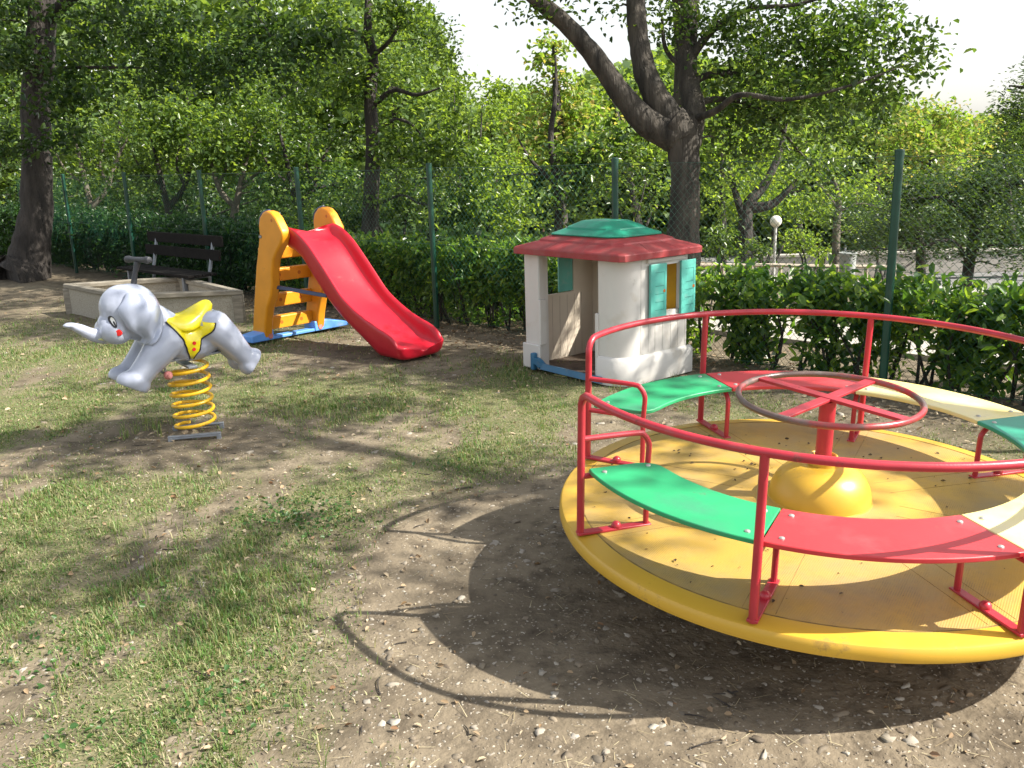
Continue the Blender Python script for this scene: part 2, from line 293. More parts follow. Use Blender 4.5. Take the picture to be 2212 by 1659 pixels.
# ---------------------------------------------------------------- ground
CC0=np.array((1.39,3.863));CC=CC0*.89
def grassy(x,y):                           # how grassy the ground is, 0..1
    d=np.hypot(x-CC[0],y-CC[1])
    g=np.clip((d-1.75-.25*noise(x,y,0,1.5,1))/.7,0,1)
    g=g*np.clip((np.hypot(x+2.1,y-5.75)-.45)/.6,0.05,1)
    g=g*np.clip((-fs(x,y)-.3)/.8,0,1)
    g=g*np.clip((np.hypot((x+1.35),(y-8.6))-.7)/.6,.08,1)
    g=g*np.clip((12.5-y)/4,.12,1)
    pd=np.clip((x-(-.25))/.6,0,1)*np.clip((3.4-y)/1.,0,1);g=g*(1-pd)
    g=g*np.clip(.62+.8*noise(x,y,0,1.9,2)+.55*noise(x,y,0,5.5,3)+.25*noise(x,y,0,13,1),.05,1)
    return g
def ground():
    def sheet(xs,ys):
        X,Y=np.meshgrid(xs,ys);Z=gz(X,Y);n=len(xs);m=len(ys)
        V=np.stack([X,Y,Z],-1).reshape(-1,3)
        i=np.arange((m-1)*(n-1));r=i//(n-1);c=i%(n-1);a=r*n+c
        return V,np.stack([a,a+1,a+n+1,a+n],1)
    def axis(lo,a,b,hi,st):
        mid=np.arange(a,b+1e-6,st);l=a-np.geomspace(st,a-lo,26)[::-1];h=b+np.geomspace(st,hi-b,26);return np.concatenate([l,mid,h])
    V,Fq=sheet(axis(-300,-9,5.5,300,.045),axis(-60,1.2,14,300,.045))
    me=npmesh('ground',V,Fq)
    at=me.attributes.new('grassy','FLOAT','POINT');at.data.foreach_set('value',grassy(V[:,0],V[:,1]).astype(np.float32))
    m=mat('soil',(.115,.093,.066),.95,col2=(.225,.185,.132),scale=1.7,bump=1,bscale=38,dirt=(.065,.052,.038),dscale=7,dlo=.46,dhi=.70)
    N=m.node_tree;L=N.links;b=N.nodes['Principled BSDF'];src=b.inputs['Base Color'].links[0].from_socket
    b.inputs['Specular IOR Level'].default_value=.15
    tc=[n for n in N.nodes if n.type=='TEX_COORD'][0]
    v=N.nodes.new('ShaderNodeTexVoronoi');v.inputs['Scale'].default_value=38;v.inputs['Randomness'].default_value=1;L.new(tc.outputs['Object'],v.inputs[0])
    vr=N.nodes.new('ShaderNodeValToRGB');vr.color_ramp.elements[0].position=.10;vr.color_ramp.elements[0].color=(1,1,1,1);vr.color_ramp.elements[1].position=.17;vr.color_ramp.elements[1].color=(0,0,0,1);L.new(v.outputs['Distance'],vr.inputs[0])
    pn=N.nodes.new('ShaderNodeMath');pn.operation='GREATER_THAN';pn.inputs[1].default_value=.62;sp=N.nodes.new('ShaderNodeSeparateColor');L.new(v.outputs['Color'],sp.inputs[0]);L.new(sp.outputs[0],pn.inputs[0])
    pm=N.nodes.new('ShaderNodeMath');pm.operation='MULTIPLY';L.new(pn.outputs[0],pm.inputs[0]);L.new(vr.outputs[0],pm.inputs[1])
    m1=N.nodes.new('ShaderNodeMix');m1.data_type='RGBA';L.new(pm.outputs[0],m1.inputs[0]);L.new(src,m1.inputs[6]);m1.inputs[7].default_value=(.42,.37,.30,1)
    a=N.nodes.new('ShaderNodeAttribute');a.attribute_name='grassy'
    th=N.nodes.new('ShaderNodeTexNoise');th.inputs['Scale'].default_value=70;th.inputs['Detail'].default_value=6;L.new(tc.outputs['Object'],th.inputs[0])
    tr=N.nodes.new('ShaderNodeValToRGB');tr.color_ramp.elements[0].position=.35;tr.color_ramp.elements[0].color=(.055,.085,.024,1);tr.color_ramp.elements[1].position=.7;tr.color_ramp.elements[1].color=(.21,.19,.10,1);L.new(th.outputs['Fac'],tr.inputs[0])
    ms=N.nodes.new('ShaderNodeMath');ms.operation='MULTIPLY';ms.inputs[1].default_value=.75;L.new(a.outputs['Fac'],ms.inputs[0])
    m2=N.nodes.new('ShaderNodeMix');m2.data_type='RGBA';L.new(ms.outputs[0],m2.inputs[0]);L.new(m1.outputs[2],m2.inputs[6]);L.new(tr.outputs[0],m2.inputs[7]);L.new(m2.outputs[2],b.inputs['Base Color'])
    setp(link('ground',me,m),'bare stony soil with worn patches of thin grass',None,None,'structure')
ground()
def fan_basis(n,tilt):                     # random leaf frames: length axis t, side s, normal u
    az=rng.uniform(0,2*np.pi,n);el=rng.normal(0,tilt,n)
    t=np.stack([np.cos(az)*np.cos(el),np.sin(az)*np.cos(el),np.sin(el)],1)
    up=rng.normal(size=(n,3))*.55+np.array([0,0,1.])
    s=np.cross(t,up);s/=np.linalg.norm(s,axis=1)[:,None];u=np.cross(s,t)
    return t,s,u
def leaves_mesh(name,c,L,Wd,tilt=.6,kind=6,curl=.25):
    n=len(c);t,s,u=fan_basis(n,tilt);L=np.asarray(L)[:,None];Wd=np.asarray(Wd)[:,None]
    if kind==4:
        V=np.stack([c,c+t*L*.5+s*Wd*.5,c+t*L-u*L*curl,c+t*L*.5-s*Wd*.5],1).reshape(-1,3)
        i=np.arange(n)*4;return npmesh(name,V,np.stack([i,i+1,i+2,i+3],1))
    h=u*Wd*.22
    V=np.stack([c,c+t*L*.33+s*Wd*.42+h,c+t*L*.72+s*Wd*.42+h-u*L*curl*.4,c+t*L-u*L*curl,c+t*L*.72-s*Wd*.42+h-u*L*curl*.4,c+t*L*.33-s*Wd*.42+h],1).reshape(-1,3)
    i=np.arange(n)*6
    return npmesh(name,V,np.concatenate([np.stack([i,i+1,i+2,i+3],1),np.stack([i,i+3,i+4,i+5],1)]))
def grass():
    n=1200000
    # more blades where the view is closer
    y=1.6+11.5*rng.random(n)**1.9;x=rng.uniform(-1,1,n)*(y*.66+.6)
    k=rng.random(n)<grassy(x,y)*np.clip(1.1-.03*y,0,1);x,y=x[k],y[k]
    cl=noise(x,y,0,9,1);n=len(x)
    near=np.clip(1.15-.035*y,.6,1.2)
    L=(.013+.036*rng.random(n)**2.5)*(1+.45*cl)*np.clip(.8+.5*noise(x,y,0,2.2),.45,1.4)
    L=L*np.clip(1.15-.03*y,.7,1.1)
    az=rng.uniform(0,2*np.pi,n);ln=rng.uniform(.15,1.15,n)
    d=np.stack([np.cos(az),np.sin(az),np.zeros(n)],1);s=np.stack([-np.sin(az),np.cos(az),np.zeros(n)],1)
    up=np.array([0,0,1.]);wd=(.0012+.0014*rng.random(n))*(1+.10*y)
    b=np.stack([x,y,gz(x,y)-.004],1);L=L[:,None];wd=wd[:,None];ln=ln[:,None]
    mid=b+(up*np.cos(ln*.5)+d*np.sin(ln*.5))*L*.55;tip=mid+(up*np.cos(ln*1.5)+d*np.sin(ln*1.5))*L*.6
    V=np.stack([b-s*wd,b+s*wd,mid+s*wd*.8,mid-s*wd*.8,tip],1).reshape(-1,3);i=np.arange(n)*5
    me=npmesh('grass',V,np.stack([i,i+1,i+2,i+3],1),np.stack([i+3,i+2,i+4],1))
    setp(link('grass',me,M['grass'],smooth=False),'thin short grass, green with dry straw blades','grass',None,'stuff')
grass()
def tufts():
    P0=[];
    for px,py,nn,sp,ln in ((815,800,60,.12,1),(930,772,40,.1,1),(1420,832,90,.2,1.1),(1340,850,60,.14,1),(300,930,60,.10,1.5),(330,925,40,.07,1.5),(600,770,50,.2,1),(700,745,40,.15,1),(560,770,50,.15,1),(160,690,50,.25,1.2),(420,700,60,.3,1.2),(1180,860,60,.2,.9),(240,1130,80,.2,1.1),(520,1290,80,.2,1.1),(90,1500,90,.2,1.1),(620,1560,60,.15,1),(950,930,60,.25,.9),(1100,900,60,.25,.9),(480,1050,60,.2,1)):
        g=G(px,py);q=rng.normal(0,sp,(nn//6,2))
        for a in q: P0+=[(g.x+a[0]+rng.normal(0,.012),g.y+a[1]+rng.normal(0,.012),ln) for _ in range(9)]
    P0=np.array(P0);x,y=P0[:,0],P0[:,1];n=len(x);L=(rng.uniform(.035,.085,n)*P0[:,2])[:,None];az=rng.uniform(0,2*np.pi,n);ln=rng.uniform(.1,.8,n)[:,None]
    d=np.stack([np.cos(az),np.sin(az),np.zeros(n)],1);s_=np.stack([-np.sin(az),np.cos(az),np.zeros(n)],1);up=np.array([0,0,1.]);wd=rng.uniform(.0013,.0026,n)[:,None]
    b=np.stack([x,y,gz(x,y)-.004],1);mid=b+(up*np.cos(ln*.5)+d*np.sin(ln*.5))*L*.55;tip=mid+(up*np.cos(ln*1.7)+d*np.sin(ln*1.7))*L*.6
    V=np.stack([b-s_*wd,b+s_*wd,mid+s_*wd*.8,mid-s_*wd*.8,tip],1).reshape(-1,3);i=np.arange(n)*5
    setp(link('grass_tufts',npmesh('grass_tufts',V,np.stack([i,i+1,i+2,i+3],1),np.stack([i+3,i+2,i+4],1)),M['grass'],smooth=False),'longer loose tufts of grass','grass',None,'stuff')
tufts()
def straw():
    n=16000;y=1.6+9*rng.random(n)**1.5;x=rng.uniform(-1,1,n)*(y*.62+.4);k=rng.random(n)<.15+.6*grassy(x,y);x,y=x[k],y[k];n=len(x)
    az=rng.uniform(0,6.28,n);L=rng.uniform(.02,.07,n)[:,None];d=np.stack([np.cos(az),np.sin(az),rng.uniform(-.05,.25,n)],1);s_=np.stack([-np.sin(az),np.cos(az),np.zeros(n)],1)*.0011
    b=np.stack([x,y,gz(x,y)+.004],1);V=np.stack([b-s_,b+s_,b+d*L+s_*.5,b+d*L-s_*.5],1).reshape(-1,3);i=np.arange(n)*4
    setp(link('dry_straw',npmesh('dry_straw',V,np.stack([i,i+1,i+2,i+3],1)),leafmat('straw',[(.30,.25,.15),(.5,.44,.28),(.22,.16,.09)],.1,.7,(1,1,1)),smooth=False),'dry pale straw lying in the thin grass','straw',None,'stuff')
straw()
def gravel():
    n=42000;V=[];Ft=[]
    y=1.6+8*rng.random(n)**1.6;x=rng.uniform(-1,1,n)*(y*.62+.5)
    k=rng.random(n)<np.clip(1.0-.75*grassy(x,y)*1.2,.12,1);x,y=x[k],y[k];n=len(x)
    s=(.0022+.0035*rng.random(n)**2+.015*rng.random(n)**26)*(1+.05*y)
    base=np.array([(1,0,0),(.31,.95,0),(-.8,.58,0),(-.8,-.58,0),(.31,-.95,0),(0,0,1),(.1,.05,-1)],float)
    tri=[(0,1,5),(1,2,5),(2,3,5),(3,4,5),(4,0,5),(1,0,6),(2,1,6),(3,2,6),(4,3,6),(0,4,6)]
    # rounder stones: two rings
    ring=[(math.cos(a),math.sin(a)) for a in np.linspace(0,2*np.pi,8)[:-1]]
    base=np.array([(a,b,-.3) for a,b in ring]+[(a*.78,b*.78,.55) for a,b in ring]+[(0,0,.85)],float)
    tri=[(i,(i+1)%7,7+(i+1)%7) for i in range(7)]+[(i,7+(i+1)%7,7+i) for i in range(7)]+[(7+i,7+(i+1)%7,14) for i in range(7)]
    B=base[None]*(1+.36*rng.normal(size=(n,15,1)))*np.stack([rng.uniform(.8,1.5,n),rng.uniform(.6,1.1,n),rng.uniform(.25,.55,n)],1)[:,None,:]*s[:,None,None]
    a=rng.uniform(0,6.28,n);ca,sa=np.cos(a)[:,None],np.sin(a)[:,None]
    X=B[:,:,0]*ca-B[:,:,1]*sa+x[:,None];Y=B[:,:,0]*sa+B[:,:,1]*ca+y[:,None];Z=B[:,:,2]+gz(x,y)[:,None]
    V=np.stack([X,Y,Z],-1).reshape(-1,3);Ft=(np.arange(n)*15)[:,None,None]+np.array(tri)[None]
    m=leafmat('gravel_stone',[(.09,.07,.05),(.16,.13,.095),(.22,.18,.13),(.12,.10,.075),(.36,.33,.28),(.17,.14,.10),(.32,.29,.25)],.0,.9)
    setp(link('gravel',npmesh('gravel',V,None,Ft.reshape(-1,3)),m,smooth=False),'small pale stones strewn over the soil','gravel',None,'stuff')
gravel()
def litter():
    n=9000;y=1.7+12*rng.random(n)**1.3;x=rng.uniform(-1,1,n)*(y*.62+.5)
    k=rng.random(n)<np.clip(.20+.25*noise(x,y,0,1.3,1)+.15*(x<-.3)+.9*np.exp(-np.abs(fs(x,y)+.1)*1.6),.02,1);x,y=x[k],y[k]
    # heap along the fence foot
    t=rng.uniform(-2,12,2600);q=rng.normal(.1,.4,2600);x=np.concatenate([x,FP0[0]+FD[0]*t+FN[0]*q]);y=np.concatenate([y,FP0[1]+FD[1]*t+FN[1]*q]);n=len(x)
    L=rng.uniform(.014,.042,n)*np.clip(.6+.08*y,.6,1.2);c=np.stack([x,y,gz(x,y)+rng.uniform(.003,.014,n)],1)
    me=leaves_mesh('fallen_leaves',c,L,L*rng.uniform(.4,.75,n),.18,6,.22)
    setp(link('fallen_leaves',me,M['litter'],smooth=False),'dry tan fallen leaves on the soil and along the fence','leaves',None,'stuff')
litter()
def twigs():
    mb=MB()
    for i in range(48):
        y=random.uniform(2,6.5);x=random.uniform(-.6,.35)*y
        if grassy(np.array(x),np.array(y))>.5 and random.random()<.6: continue
        a=random.uniform(0,6.28);L=random.uniform(.03,.12);p=Vector((x,y,float(gz(x,y))+.005));pts=[p]
        for k in range(4): a+=random.uniform(-.3,.3);p=p+Vector((math.cos(a),math.sin(a),random.uniform(-.03,.06)))*L/4;pts.append(p)
        mb.tube(pts,[.0026,.0026,.002,.002,.001],5)
    setp(mb.build('fallen_twigs',M['bark_dark'],None),'short dark broken twigs scattered on the soil','twigs',None,'stuff')
twigs()
def weeds():
    c=[];r=[]
    for (px,py,n,sp) in ((640,1100,150,.16),(700,1130,110,.12),(590,1120,60,.1),(500,1480,40,.1),(150,1420,50,.12),(430,1600,50,.12),(960,1000,25,.08),(60,1380,40,.12),(230,1590,30,.1),(330,1290,30,.12)):
        g=G(px,py);q=rng.normal(0,sp,(n,2))*[1,1.0];c.append(np.stack([g.x+q[:,0],g.y+q[:,1],gz(g.x+q[:,0],g.y+q[:,1])+rng.uniform(.005,.04,n)],1))
    c=np.concatenate(c);n=len(c);L=rng.uniform(.012,.03,n)
    setp(link('weeds',leaves_mesh('weeds',c,L,L*.75,.5,6,.2),M['weed'],smooth=False),'low broad leaved green weeds in the thin grass','weeds',None,'stuff')
weeds()
# ---------------------------------------------------------------- path, street behind the fence
def strip(name,s0,s1,t0,t1,z,mt,label,h=.0):
    V=[];st=np.linspace(t0,t1,60);ss=np.linspace(s0,s1,6);rows=[]
    for t in st:
        row=[]
        for s in ss:
            x=FP0[0]+FD[0]*t+FN[0]*s;y=FP0[1]+FD[1]*t+FN[1]*s;row.append((x,y,float(gz(x,y))+z))
        rows.append(row)
    mb=MB().grid(rows)
    if h: 
        for k in (0,-1):
            mb.grid([[r[k] for r in rows],[(r[k][0],r[k][1],r[k][2]-h) for r in rows]])
    return setp(mb.build(name,mt,None),label,None,None,'structure')
strip('path',1.35,2.35,-12,22,.05,M['concrete'],'pale concrete path behind the fence and hedge',.07)
strip('street',13.5,24,-45,24,.035,M['asphalt'],'grey sunlit street far behind the hedge')
strip('pavement',11.2,13.5,-45,24,.13,M['concrete'],'pale pavement along the street',.12)
strip('far_pavement',24,27,-45,24,.13,M['concrete'],'pale pavement on the far side of the street',.12)
# ---------------------------------------------------------------- merry-go-round
def carousel():
    c0=Vector((CC0[0],CC0[1],0));tn=Vector((.015,-.048,1)).normalized()
    e1=Vector((1,0,-.015)).normalized();e2=tn.cross(e1).normalized()
    T=lambda r,a,z: c0+tn*z+(e1*math.cos(rad(a))+e2*math.sin(rad(a)))*r
    root=empty('merry_go_round',tuple(c0),'round yellow merry-go-round with red rail, coloured curved seats and red hand wheel','merry-go-round')
    zt=.192
    # platform: slightly domed tread disc and a rolled rim band
    MB().lathe(c0,[(0,zt+.022),(.3,zt+.019),(.6,zt+.014),(.9,zt+.007),(1.10,zt)],128,tn).build('platform',M['deck'],root)
    MB().lathe(c0,[(1.085,zt-.012),(1.098,zt+.001),(1.168,zt-.006),(1.180,zt-.011),(1.187,zt-.022),(1.190,.138),(1.187,.129),(1.178,.124),(1.12,.120),(.5,.10)],128,tn).build('platform_rim',M['yellow_paint'],root,angle=28)
    # seams of the tread sheets, thin battens
    mb=MB()
    dome=lambda r: zt+float(np.interp(r,[0,.3,.6,.9,1.1],[.022,.019,.014,.007,0]))
    for a in (15.5,60.5,105.5,150.5,195.5,240.5,285.5,330.5):
        for da in (-3.4,3.4):
            mb.tube([T(r,a+da/r,dome(r)) for r in (.34,.5,.6,.75,.9,1.0,1.08)],.0011,5)
    mb.tube([T(1.092,a,zt-.001) for a in np.linspace(0,360,121)[:-1]],.0035,5,closed=True)
    mb.build('tread_seam',mat('seam_dirt',(.22,.14,.04),.8,var=.6,scale=12),root)
    MB().lathe(c0,[(.42,-.24),(.42,.11)],48,tn).build('base_drum',M['dark'],root)
    # dome and cup
    prof=[(.235,zt+.018)]
    for i in range(13):
        a=math.pi/2*i/12;prof.append((.065+.16*math.cos(a)**.9 if i<12 else .065,zt+.022+.16*math.sin(a)))
    prof+= [(.062,zt+.18),(.060,zt+.215),(.064,zt+.222),(.058,zt+.226),(.050,zt+.222),(.047,zt+.20),(0,zt+.20)]
    MB().lathe(c0,prof,64,tn).build('hub_dome',M['yellow_paint'],root,angle=60)
    MB().lathe(c0,[(.036,zt+.19),(.036,.672)],24,tn).build('centre_column',M['red_tube'],root)
    wh=MB();zw=.685;wh.tube([T(.388,a,zw) for a in np.linspace(0,360,97)[:-1]],.0145,12,closed=True)
    w=wh.build('hand_wheel',M['rim'],root)
    sp=MB()
    for a in WSP:
        d=e1*math.cos(rad(a))+e2*math.sin(rad(a));q=tn.cross(d)
        sp.box(c0+tn*zw,d,q,tn,(-.385,-.026,-.006+.0005*WSP.index(a)),(.385,.026,.0062+.003*WSP.index(a)))
    sp.build('wheel_spoke',M['red_tube'],root,bevel=.002)
    # frames
    R,Ri,zr,zs=1.163,.863,.826,.475
    A=[195.5,240.5,285.5,330.5,375.5,420.5,465.5,510.5]
    rail=[]
    for i in range(0,7): rail.append(T(R,A[0]+0,0))if False else None
    a0,a1=A[0],A[-1]
    pts=[T(R,a0,zr-.085),T(R,a0,zr-.05),T(R,a0+.9,zr-.02),T(R,a0+2.4,zr-.003),T(R,a0+4.2,zr)]
    pts+=[T(R,a,zr) for a in np.linspace(a0+6,a1-6,110)]
    pts+=[T(R,a1-4.2,zr),T(R,a1-2.4,zr-.003),T(R,a1-.9,zr-.02),T(R,a1,zr-.05),T(R,a1,zr-.085)]
    MB().tube(pts,.0165,12).build('hand_rail',M['red_tube'],root)
    for i,a in enumerate(A):
        end=i in (0,7)
        MB().tube([T(R,a,zt),T(R,a,zr-(.085 if end else .004))],.0165,12).build('rail_post',M['red_tube'],root)
        mb=MB().tube(smooth_path([T(Ri,a,zt),T(Ri,a,zs-.09),T(Ri+.008,a,zs-.055),T(Ri+.035,a,zs-.028),T(Ri+.075,a,zs-.018),T(R-.012,a,zs-.018)],4),.0125,10)
        if end:
            mb.tube(smooth_path([T(Ri+.004,a,zs-.06),T(Ri-.004,a,zs+.06),T(Ri-.002,a,zs+.10),T(Ri+.02,a,zs+.135),T(Ri+.06,a,zs+.148),T(R-.012,a,zs+.148)],4),.0125,10)
        mb.build('seat_leg',M['red_tube'],root)
        d=e1*math.cos(rad(a))+e2*math.sin(rad(a));q=tn.cross(d)
        fb=MB().box(c0+tn*zt,d,q,tn,(Ri-.02,-.02,.002),(R+.015,.02,.014));f=fb.build('foot_bar',M['red_tube'],root,bevel=.003)
        bb=MB().ball(T(1.0,a,zt+.018),.022,14,8);bb.build('bolt_cap',M['red_tube'],f)
    cols=['green_seat','red_seat','cream_seat','teal_seat','cream_seat','red_seat','green_seat']
    for i,cn in enumerate(cols):
        a,b=A[i]+.15,A[i+1]-.15;ro,ri=R-.03,Ri-.035;n=24
        def xy(r,t): return T(r,t,0)
        out=[(ro,t) for t in np.linspace(a,b,n)];inn=[(ri,t) for t in np.linspace(b,a,n)]
        if i==0: inn=inn[:-4]+[(ri+.006,a+4.0),(ri+.02,a+2.2),(ri+.05,a+.6),(ri+.09,a)];out[0]=(ro-.004,a)
        if i==6: inn=[(ri+.09,b),(ri+.05,b-.6),(ri+.02,b-2.2),(ri+.006,b-4.0)]+inn[4:]
        # plate as rows so that the shape stays clean
        poly=[T(r,t,zs) for r,t in out+inn]
        s=MB().prism(poly,tn,-.004,.016).build('seat',M[cn],root,bevel=.004)
        names={'green_seat':'green curved seat','red_seat':'red curved seat','cream_seat':'pale yellow curved seat','teal_seat':'teal curved seat'}
        s['label']=names[cn]
        for t in (a+3,b-3):
            for r in (ri+.055,ro-.05): MB().lathe(T(r,t,zs),[(.011,.016),(.010,.020),(.005,.0225),(0,.023)],12,tn).build('bolt',M['screw'],s)
_c=[G(1637,828,.685),G(1885.6,832,.685),G(1958,903,.685),G(1708,898,.685)]
WSP=[math.degrees(math.atan2(_c[1].y-_c[3].y,_c[1].x-_c[3].x)),math.degrees(math.atan2(_c[0].y-_c[2].y,_c[0].x-_c[2].x))]
carousel()
_m=bpy.data.objects['merry_go_round'];_k=.89
_m.location=CAM+(Vector((CC0[0],CC0[1],0))-CAM)*_k;_m.scale=(_k,_k,_k)
def crumbs():
    n=130;r=1.06*np.sqrt(rng.random(n))*.89;a=rng.uniform(0,6.28,n);x,y=r*np.cos(a),r*np.sin(a);k=r>.3;x,y=x[k],y[k]
    m=bpy.data.objects['merry_go_round'];z=m.location.z+.89*(.192+.0225-.02*(r[k]/.98)**2)-.015*x*-1*0+(.048*y-.015*x)*1.0+.002
    c=np.stack([x+m.location.x,y+m.location.y,z],1);L=rng.uniform(.006,.022,len(x))
    setp(link('dry_crumbs',leaves_mesh('dry_crumbs',c,L,L*.6,.1,6,.1),mat('crumb_brown',(.07,.045,.025),.9,var=.5,scale=20),smooth=False),'dry brown leaf crumbs on the yellow deck','leaves',None,'stuff')
crumbs()
# ---------------------------------------------------------------- slide
def slide():
    D=Vector((.75,-.6614,0)).normalized();Lt=Vector((-D.y,D.x,0));Z=Vector((0,0,1))
    O=Vector((-2.62,9.20,0));WL=.72
    root=empty('playground_slide',tuple(O+Lt*WL/2),'red plastic slide with orange-yellow ladder and blue foot bar','slide')
    def prof(pts,lat=0):                   # picture outline -> (s,z) in the slide's own side plane
        r=[]
        for a,b in pts:
            q=on_plane(a,b,O+Lt*lat,Lt)-O;r.append((q.dot(D),q.z))
        return r
    X=lambda s,z,l: O+D*s+Z*z+Lt*l
    top=prof([(614,490),(628,494),(642.5,505),(664,529),(688.6,565.5),(713,604),(737,641),(761.5,667.5),(786,689),(810,706),(834,721),(849,735.5),(857,752)],.07)
    bot=prof([(606,530),(616,540),(628,546),(645,565.5),(674,614),(703,658),(737,699),(773.6,735.6),(798,762),(815,779),(832,787),(845,789),(856,789)],.07)
    # chute as a swept channel: outer wall, rim, inner wall, bed
    def resamp(a,n=40):
        P_=smooth_path([Vector((p[0],p[1],0)) for p in a],8);L=[0]
        for i in range(1,len(P_)): L.append(L[-1]+(P_[i]-P_[i-1]).length)
        out=[];j=0
        for k in range(n):
            t=L[-1]*k/(n-1)
            while j<len(L)-2 and L[j+1]<t: j+=1
            u=(t-L[j])/max(L[j+1]-L[j],1e-6);q=P_[j].lerp(P_[j+1],min(max(u,0),1));out.append((q.x,max(q.y,.012)))
        return out
    n=48;T_=resamp(top,n);B_=resamp(bot,n);rows=[]
    w0,w1=.07,.65
    for i in range(n):
        t,b=Vector((*T_[i],0)),Vector((*B_[i],0));f=i/(n-1)
        depth=.50 if f<.82 else .50+.18*(f-.82)/.18
        bed=t.lerp(b,depth if f>.06 else .25+.25*f/.06)
        ed=t.lerp(b,.10)
        fl=.012+.018*f
        row=[X(b.x,b.y,w0+.03),X(b.x*.5+t.x*.5,(b.y+t.y)*.5,w0+.012),X(ed.x,ed.y,w0-fl*.2),X(t.x,t.y,w0+.004),X(t.x,t.y+.004,w0+.02),X(ed.x,ed.y,w0+.042),X(bed.x*.75+ed.x*.25,bed.y*.75+ed.y*.25,w0+.055),X(bed.x,bed.y,w0+.085)]
        bedc=bed.lerp(b,.12)
        row+=[X(bedc.x,bedc.y,(w0*2+w1)/3),X(bedc.x,bedc.y,(w0+2*w1)/3)]
        m=[X(0,0,0)]
        for q in row[:8][::-1]:
            l=(q-O).dot(Lt);row_l=w0+w1-l;row.append(q+Lt*(row_l-l))
        # underside
        row+=[X(b.x,b.y,w1-.2),X(b.x,b.y,w0+.2)]
        rows.append(row)
    # rounded closed toe: shrink the last sections
    last=rows[-1];cen=sum((Vector(p) for p in last),Vector())/len(last)
    for k,(adv,sh) in enumerate(((.035,.94),(.055,.8),(.062,.5),(.064,.15))):
        r=[]
        for p in last:
            q=cen+(Vector(p)-cen)*sh+D*adv;q.z=max(q.z,.014);r.append(q)
        rows.append(r)
    mb=MB().grid(rows,closed=True);nn=len(last);mb.f.append(tuple(range(nn)));mb.f.append(tuple((len(rows)-1)*nn+k for k in range(nn))[::-1])
    ch=mb.build('chute',M['slide_red'],root,sub=1,angle=180)
    # ladder side panels
    out=prof([(548,733),(552,640),(556,575),(560,540),(563,505),(561,487),(563,470),(570,458),(578,455),(588,459),(597,470),(604,484),(612,500),(613,512),(609,528),(600,545),(593,562),(590,590),(591,615),(588,640),(580,665),(576,700),(575,733)],0)
    for l0,l1,side in ((-.02,.085,0),(WL-.075,WL+.03,1)):
        pm=MB().prism([X(s,z if z>.02 else .02,0) for s,z in out],Lt,l0,l1).build('ladder_side',M['slide_yellow'],root,bevel=.022,seg=4)
        # recessed hand hold and the navy grip bow behind
        hs=prof([(590,476)],0)[0]
        MB().lathe(X(hs[0],hs[1],l0-.001 if side==0 else l0-.001),[(.0,0),(.016,0),(.018,.003)],16,Lt).build('hand_hold',M['slide_hole'],pm)
        hd=prof([(563,500),(560,482),(563,466),(571,458),(580,456)],0)
        gr=MB().tube(smooth_path([X(a-.03,b+.0,(l0+l1)/2) for a,b in hd],4),.017,8);gr.build('grip_bow',M['navy_plastic'],root)
        bk=prof([(549,640),(553,590),(558,545),(562,505)],0)
        MB().tube([X(a-.012,b,(l0+l1)/2) for a,b in bk],.016,8).build('back_strip',M['navy_plastic'],root)
        fc=prof([(575,733)],0)[0]
        if side==0:
            bd=prof([(566,511)],0)[0];b0=MB().prism([X(bd[0]+.028*math.cos(t),bd[1]+.017*math.sin(t),0) for t in np.linspace(0,6.28,17)[:-1]],Lt,-.024,-.016).build('badge',M['logo'],pm)
            mk=MB()
            for k in range(5): mk.box(X(bd[0],bd[1],-.0245),D,Lt,Z,(-.017+k*.0075,-.001,-.006),(-.013+k*.0075,.0,.006 if k%2 else .003))
            mk.build('badge_mark',M['pale'],b0)
        else:
            pass
    # steps, each with two round recesses, upper ones hidden behind the chute
    sx=prof([(562,640)],0)[0][0]
    for k,(z0,z1) in enumerate(((.10,.235),(.335,.475),(.60,.735),(.83,.96))):
        xk=[.02,.035,.05,.06][k]
        st=MB().box(X(xk,0,.0),D,Lt,Z,(-.05,.075,z0),(.045,WL-.065,z1)).build('step',M['slide_yellow'],root,bevel=.014,seg=3)
        for l in (.25,.50): MB().lathe(X(xk+.0465,(z0+z1)/2,l),[(0,0),(.019,0),(.022,-.004)],16,D).build('step_recess',M['slide_hole'],st)
    # navy brace between ladder and chute
    a,b=prof([(594,621)],.03)[0],prof([(702,640)],.1)[0]
    MB().tube([X(a[0]-.02,a[1],.06),X(b[0],b[1],.13)],.026,4).build('brace',M['navy_plastic'],root,bevel=.005)
    MB().tube([X(a[0]-.02,a[1],WL-.05),X(b[0],b[1],WL-.13)],.026,4).build('brace',M['navy_plastic'],root,bevel=.005)
    # blue foot bar: two wedge feet and a low bar
    for s_ in (0,1):
        l0=-.17 if s_==0 else WL-.10;l1=.10 if s_==0 else WL+.36
        e0,e1=(l0,l1)
        mb=MB().prism([X(-.03,.012,e0),X(-.03,.012,e1),X(-.03,.12,e1),X(-.03,.085,e0)] if s_==0 else [X(-.03,.012,e0),X(-.03,.012,e1),X(-.03,.06,e1),X(-.03,.13,e0+.12),X(-.03,.12,e0)],D,-.04,.16)
        f=mb.build('foot_wedge',M['blue_plastic'],root,bevel=.012,seg=3)
        MB().lathe(X(.131,.055,.055 if s_==0 else WL-.03),[(0,.006),(.026,.006),(.03,0)],18,D).build('foot_bolt',M['pink'],f)
    MB().box(O,D,Lt,Z,(.02,.08,.012),(.12,WL-.08,.045)).build('foot_bar',M['blue_plastic'],root,bevel=.008)
slide()
